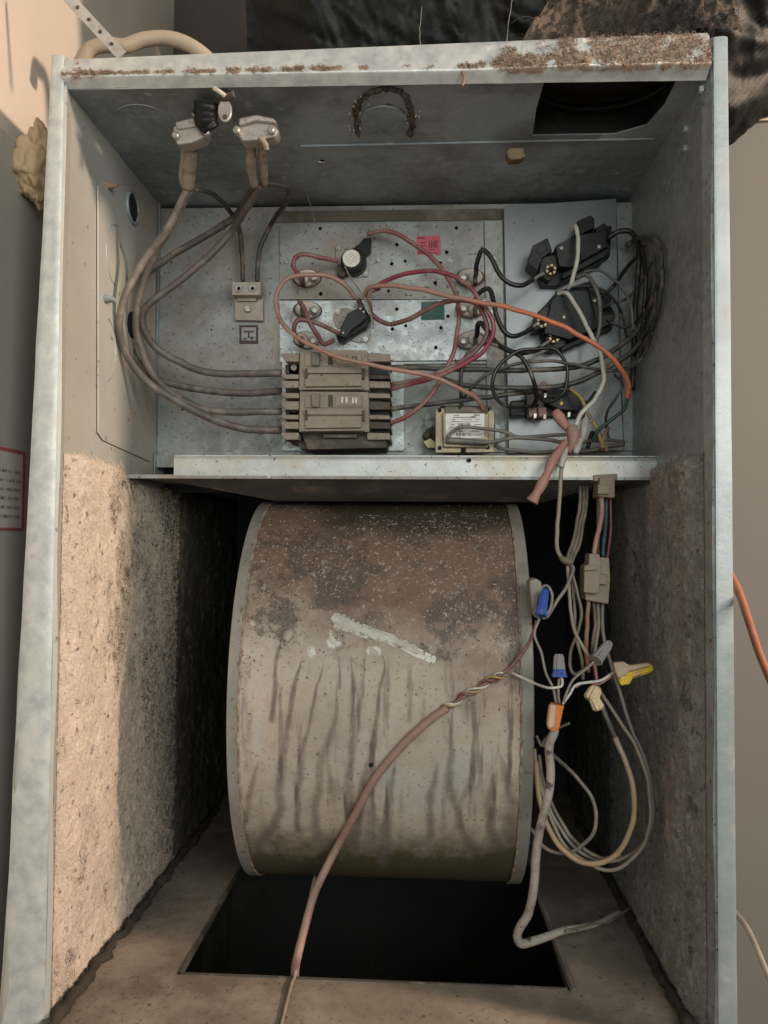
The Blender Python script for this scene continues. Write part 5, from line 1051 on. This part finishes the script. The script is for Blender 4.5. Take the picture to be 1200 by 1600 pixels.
# black plastic-wrapped duct above
def ductfn(U, V):
    x = -.145+.62*U; th = math.pi*2*V; R_ = .155
    P = np.stack([x, np.cos(th), np.sin(th)], -1)
    fold = fbm(np.stack([x*.6+.25*np.sin(th), np.cos(th)*.14, np.sin(th)*.14+x*.8], -1), 16, 4, 12); fold = np.abs(fold-.5)*2+.22*np.abs(fbm(np.stack([x*1.6+.1*np.sin(th), np.cos(th)*.10, np.sin(th)*.10+x*1.1], -1), 38, 3, 44)-.5)*2
    rr = R_*(1+.16*(fold-.3))*(.80+.2*sst(U, 0, .12))
    zc = .925+.10*sst(U, .72, 1.0)
    return np.stack([x, .28+rr*np.cos(th), zc+rr*1.2*np.sin(th)], -1)
P, q = grid(260, 240, ductfn); tag(npmesh('wrapped_duct', P, q[:, ::-1], bag_m), 'duct wrapped in wrinkled black plastic above the cabinet', 'duct')
# dirty torn fibre mat over the top right corner
mb = []
def matfn(U, V):
    c0, c1 = at(800, 92, .085), at(1150, 70, .085); top0, top1 = at(905, -60, .14), at(1120, -60, .14)
    L0 = c0[None, None]+(c1-c0)*U[..., None]; L1 = top0[None, None]+(top1-top0)*U[..., None]
    P = L0+(L1-L0)*V[..., None]; n = fbm(P@np.array([[.9, 0, .5], [0, 1, 0], [-.5, 0, .25]]), 30, 5, 14); P[..., 1] -= .075*(n-.5)+.012*np.abs(fbm(P, 70, 3, 15)-.5)*2; P[..., 2] += .01*(n-.5); return P
P, q = grid(200, 120, matfn); fm = tag(npmesh('torn_insulation', P, q[:, ::-1], lint_dk), 'torn dirty brown insulation hanging over the top right corner', 'insulation')
i = RNG.choice(P.size//3, 3500); fibres('loose_fibres', P.reshape(-1, 3)[i[:700]]-[0, .001, 0], np.tile([0, -1., 0], (700, 1)), lint_dk, fm, .016, .00025, .003)
# hanging lint threads
for lab, pts in (('thread of lint hanging from the top flange near the duct hole', [(722, 112, -.004), (724, 122, -.005), (722, 134, -.005)]), ('cobweb thread rising above the middle of the top flange', [(657, 70, .01), (656, 45, .04), (659, 10, .08)]), ('pale cobweb thread rising right of the middle of the top flange', [(790, 68, .01), (794, 40, .05), (800, -5, .09)])):
    wire(lab, pts, 4.5 if 'hanging' in lab else 1.6, lint if 'hanging' in lab else W_LGREY, name='lint_thread', cat='lint', wob=.6)
wire('long cobweb thread crossing from the right clamp to the element plate', [(437, 215, .11), (458, 255, .14), (482, 310, .18), (492, 350, .2)], 1.3, W_LGREY, name='cobweb', cat='cobweb')
wire('dusty cobweb thread crossing the two limit switches', [(538, 415, .19), (552, 440, .18), (572, 470, .175), (584, 508, .185)], 2.4, W_CREAM, name='cobweb', cat='cobweb')
# things at the right
wire('orange extension cord slanting away at the right edge of the photo', [(1120, 860, .10), (1150, 915, .02), (1168, 965, -.04), (1186, 1020, -.10), (1215, 1090, -.17)], 12, wm('dull_orange_cord', (.40, .13, .07), .15, .6), kink=0, name='extension_cord', cat='cord', n=12)
wire('white cable curving out behind the cabinet at the lower right', [(1120, 1400, .10), (1150, 1428, .08), (1170, 1455, .06), (1188, 1495, .04), (1215, 1560, .02)], 9, W_LGREY, kink=0, name='white_cable', cat='cable', n=10)
print('tris', sum(len(o.data.polygons) for o in bpy.data.objects if o.type == 'MESH'))
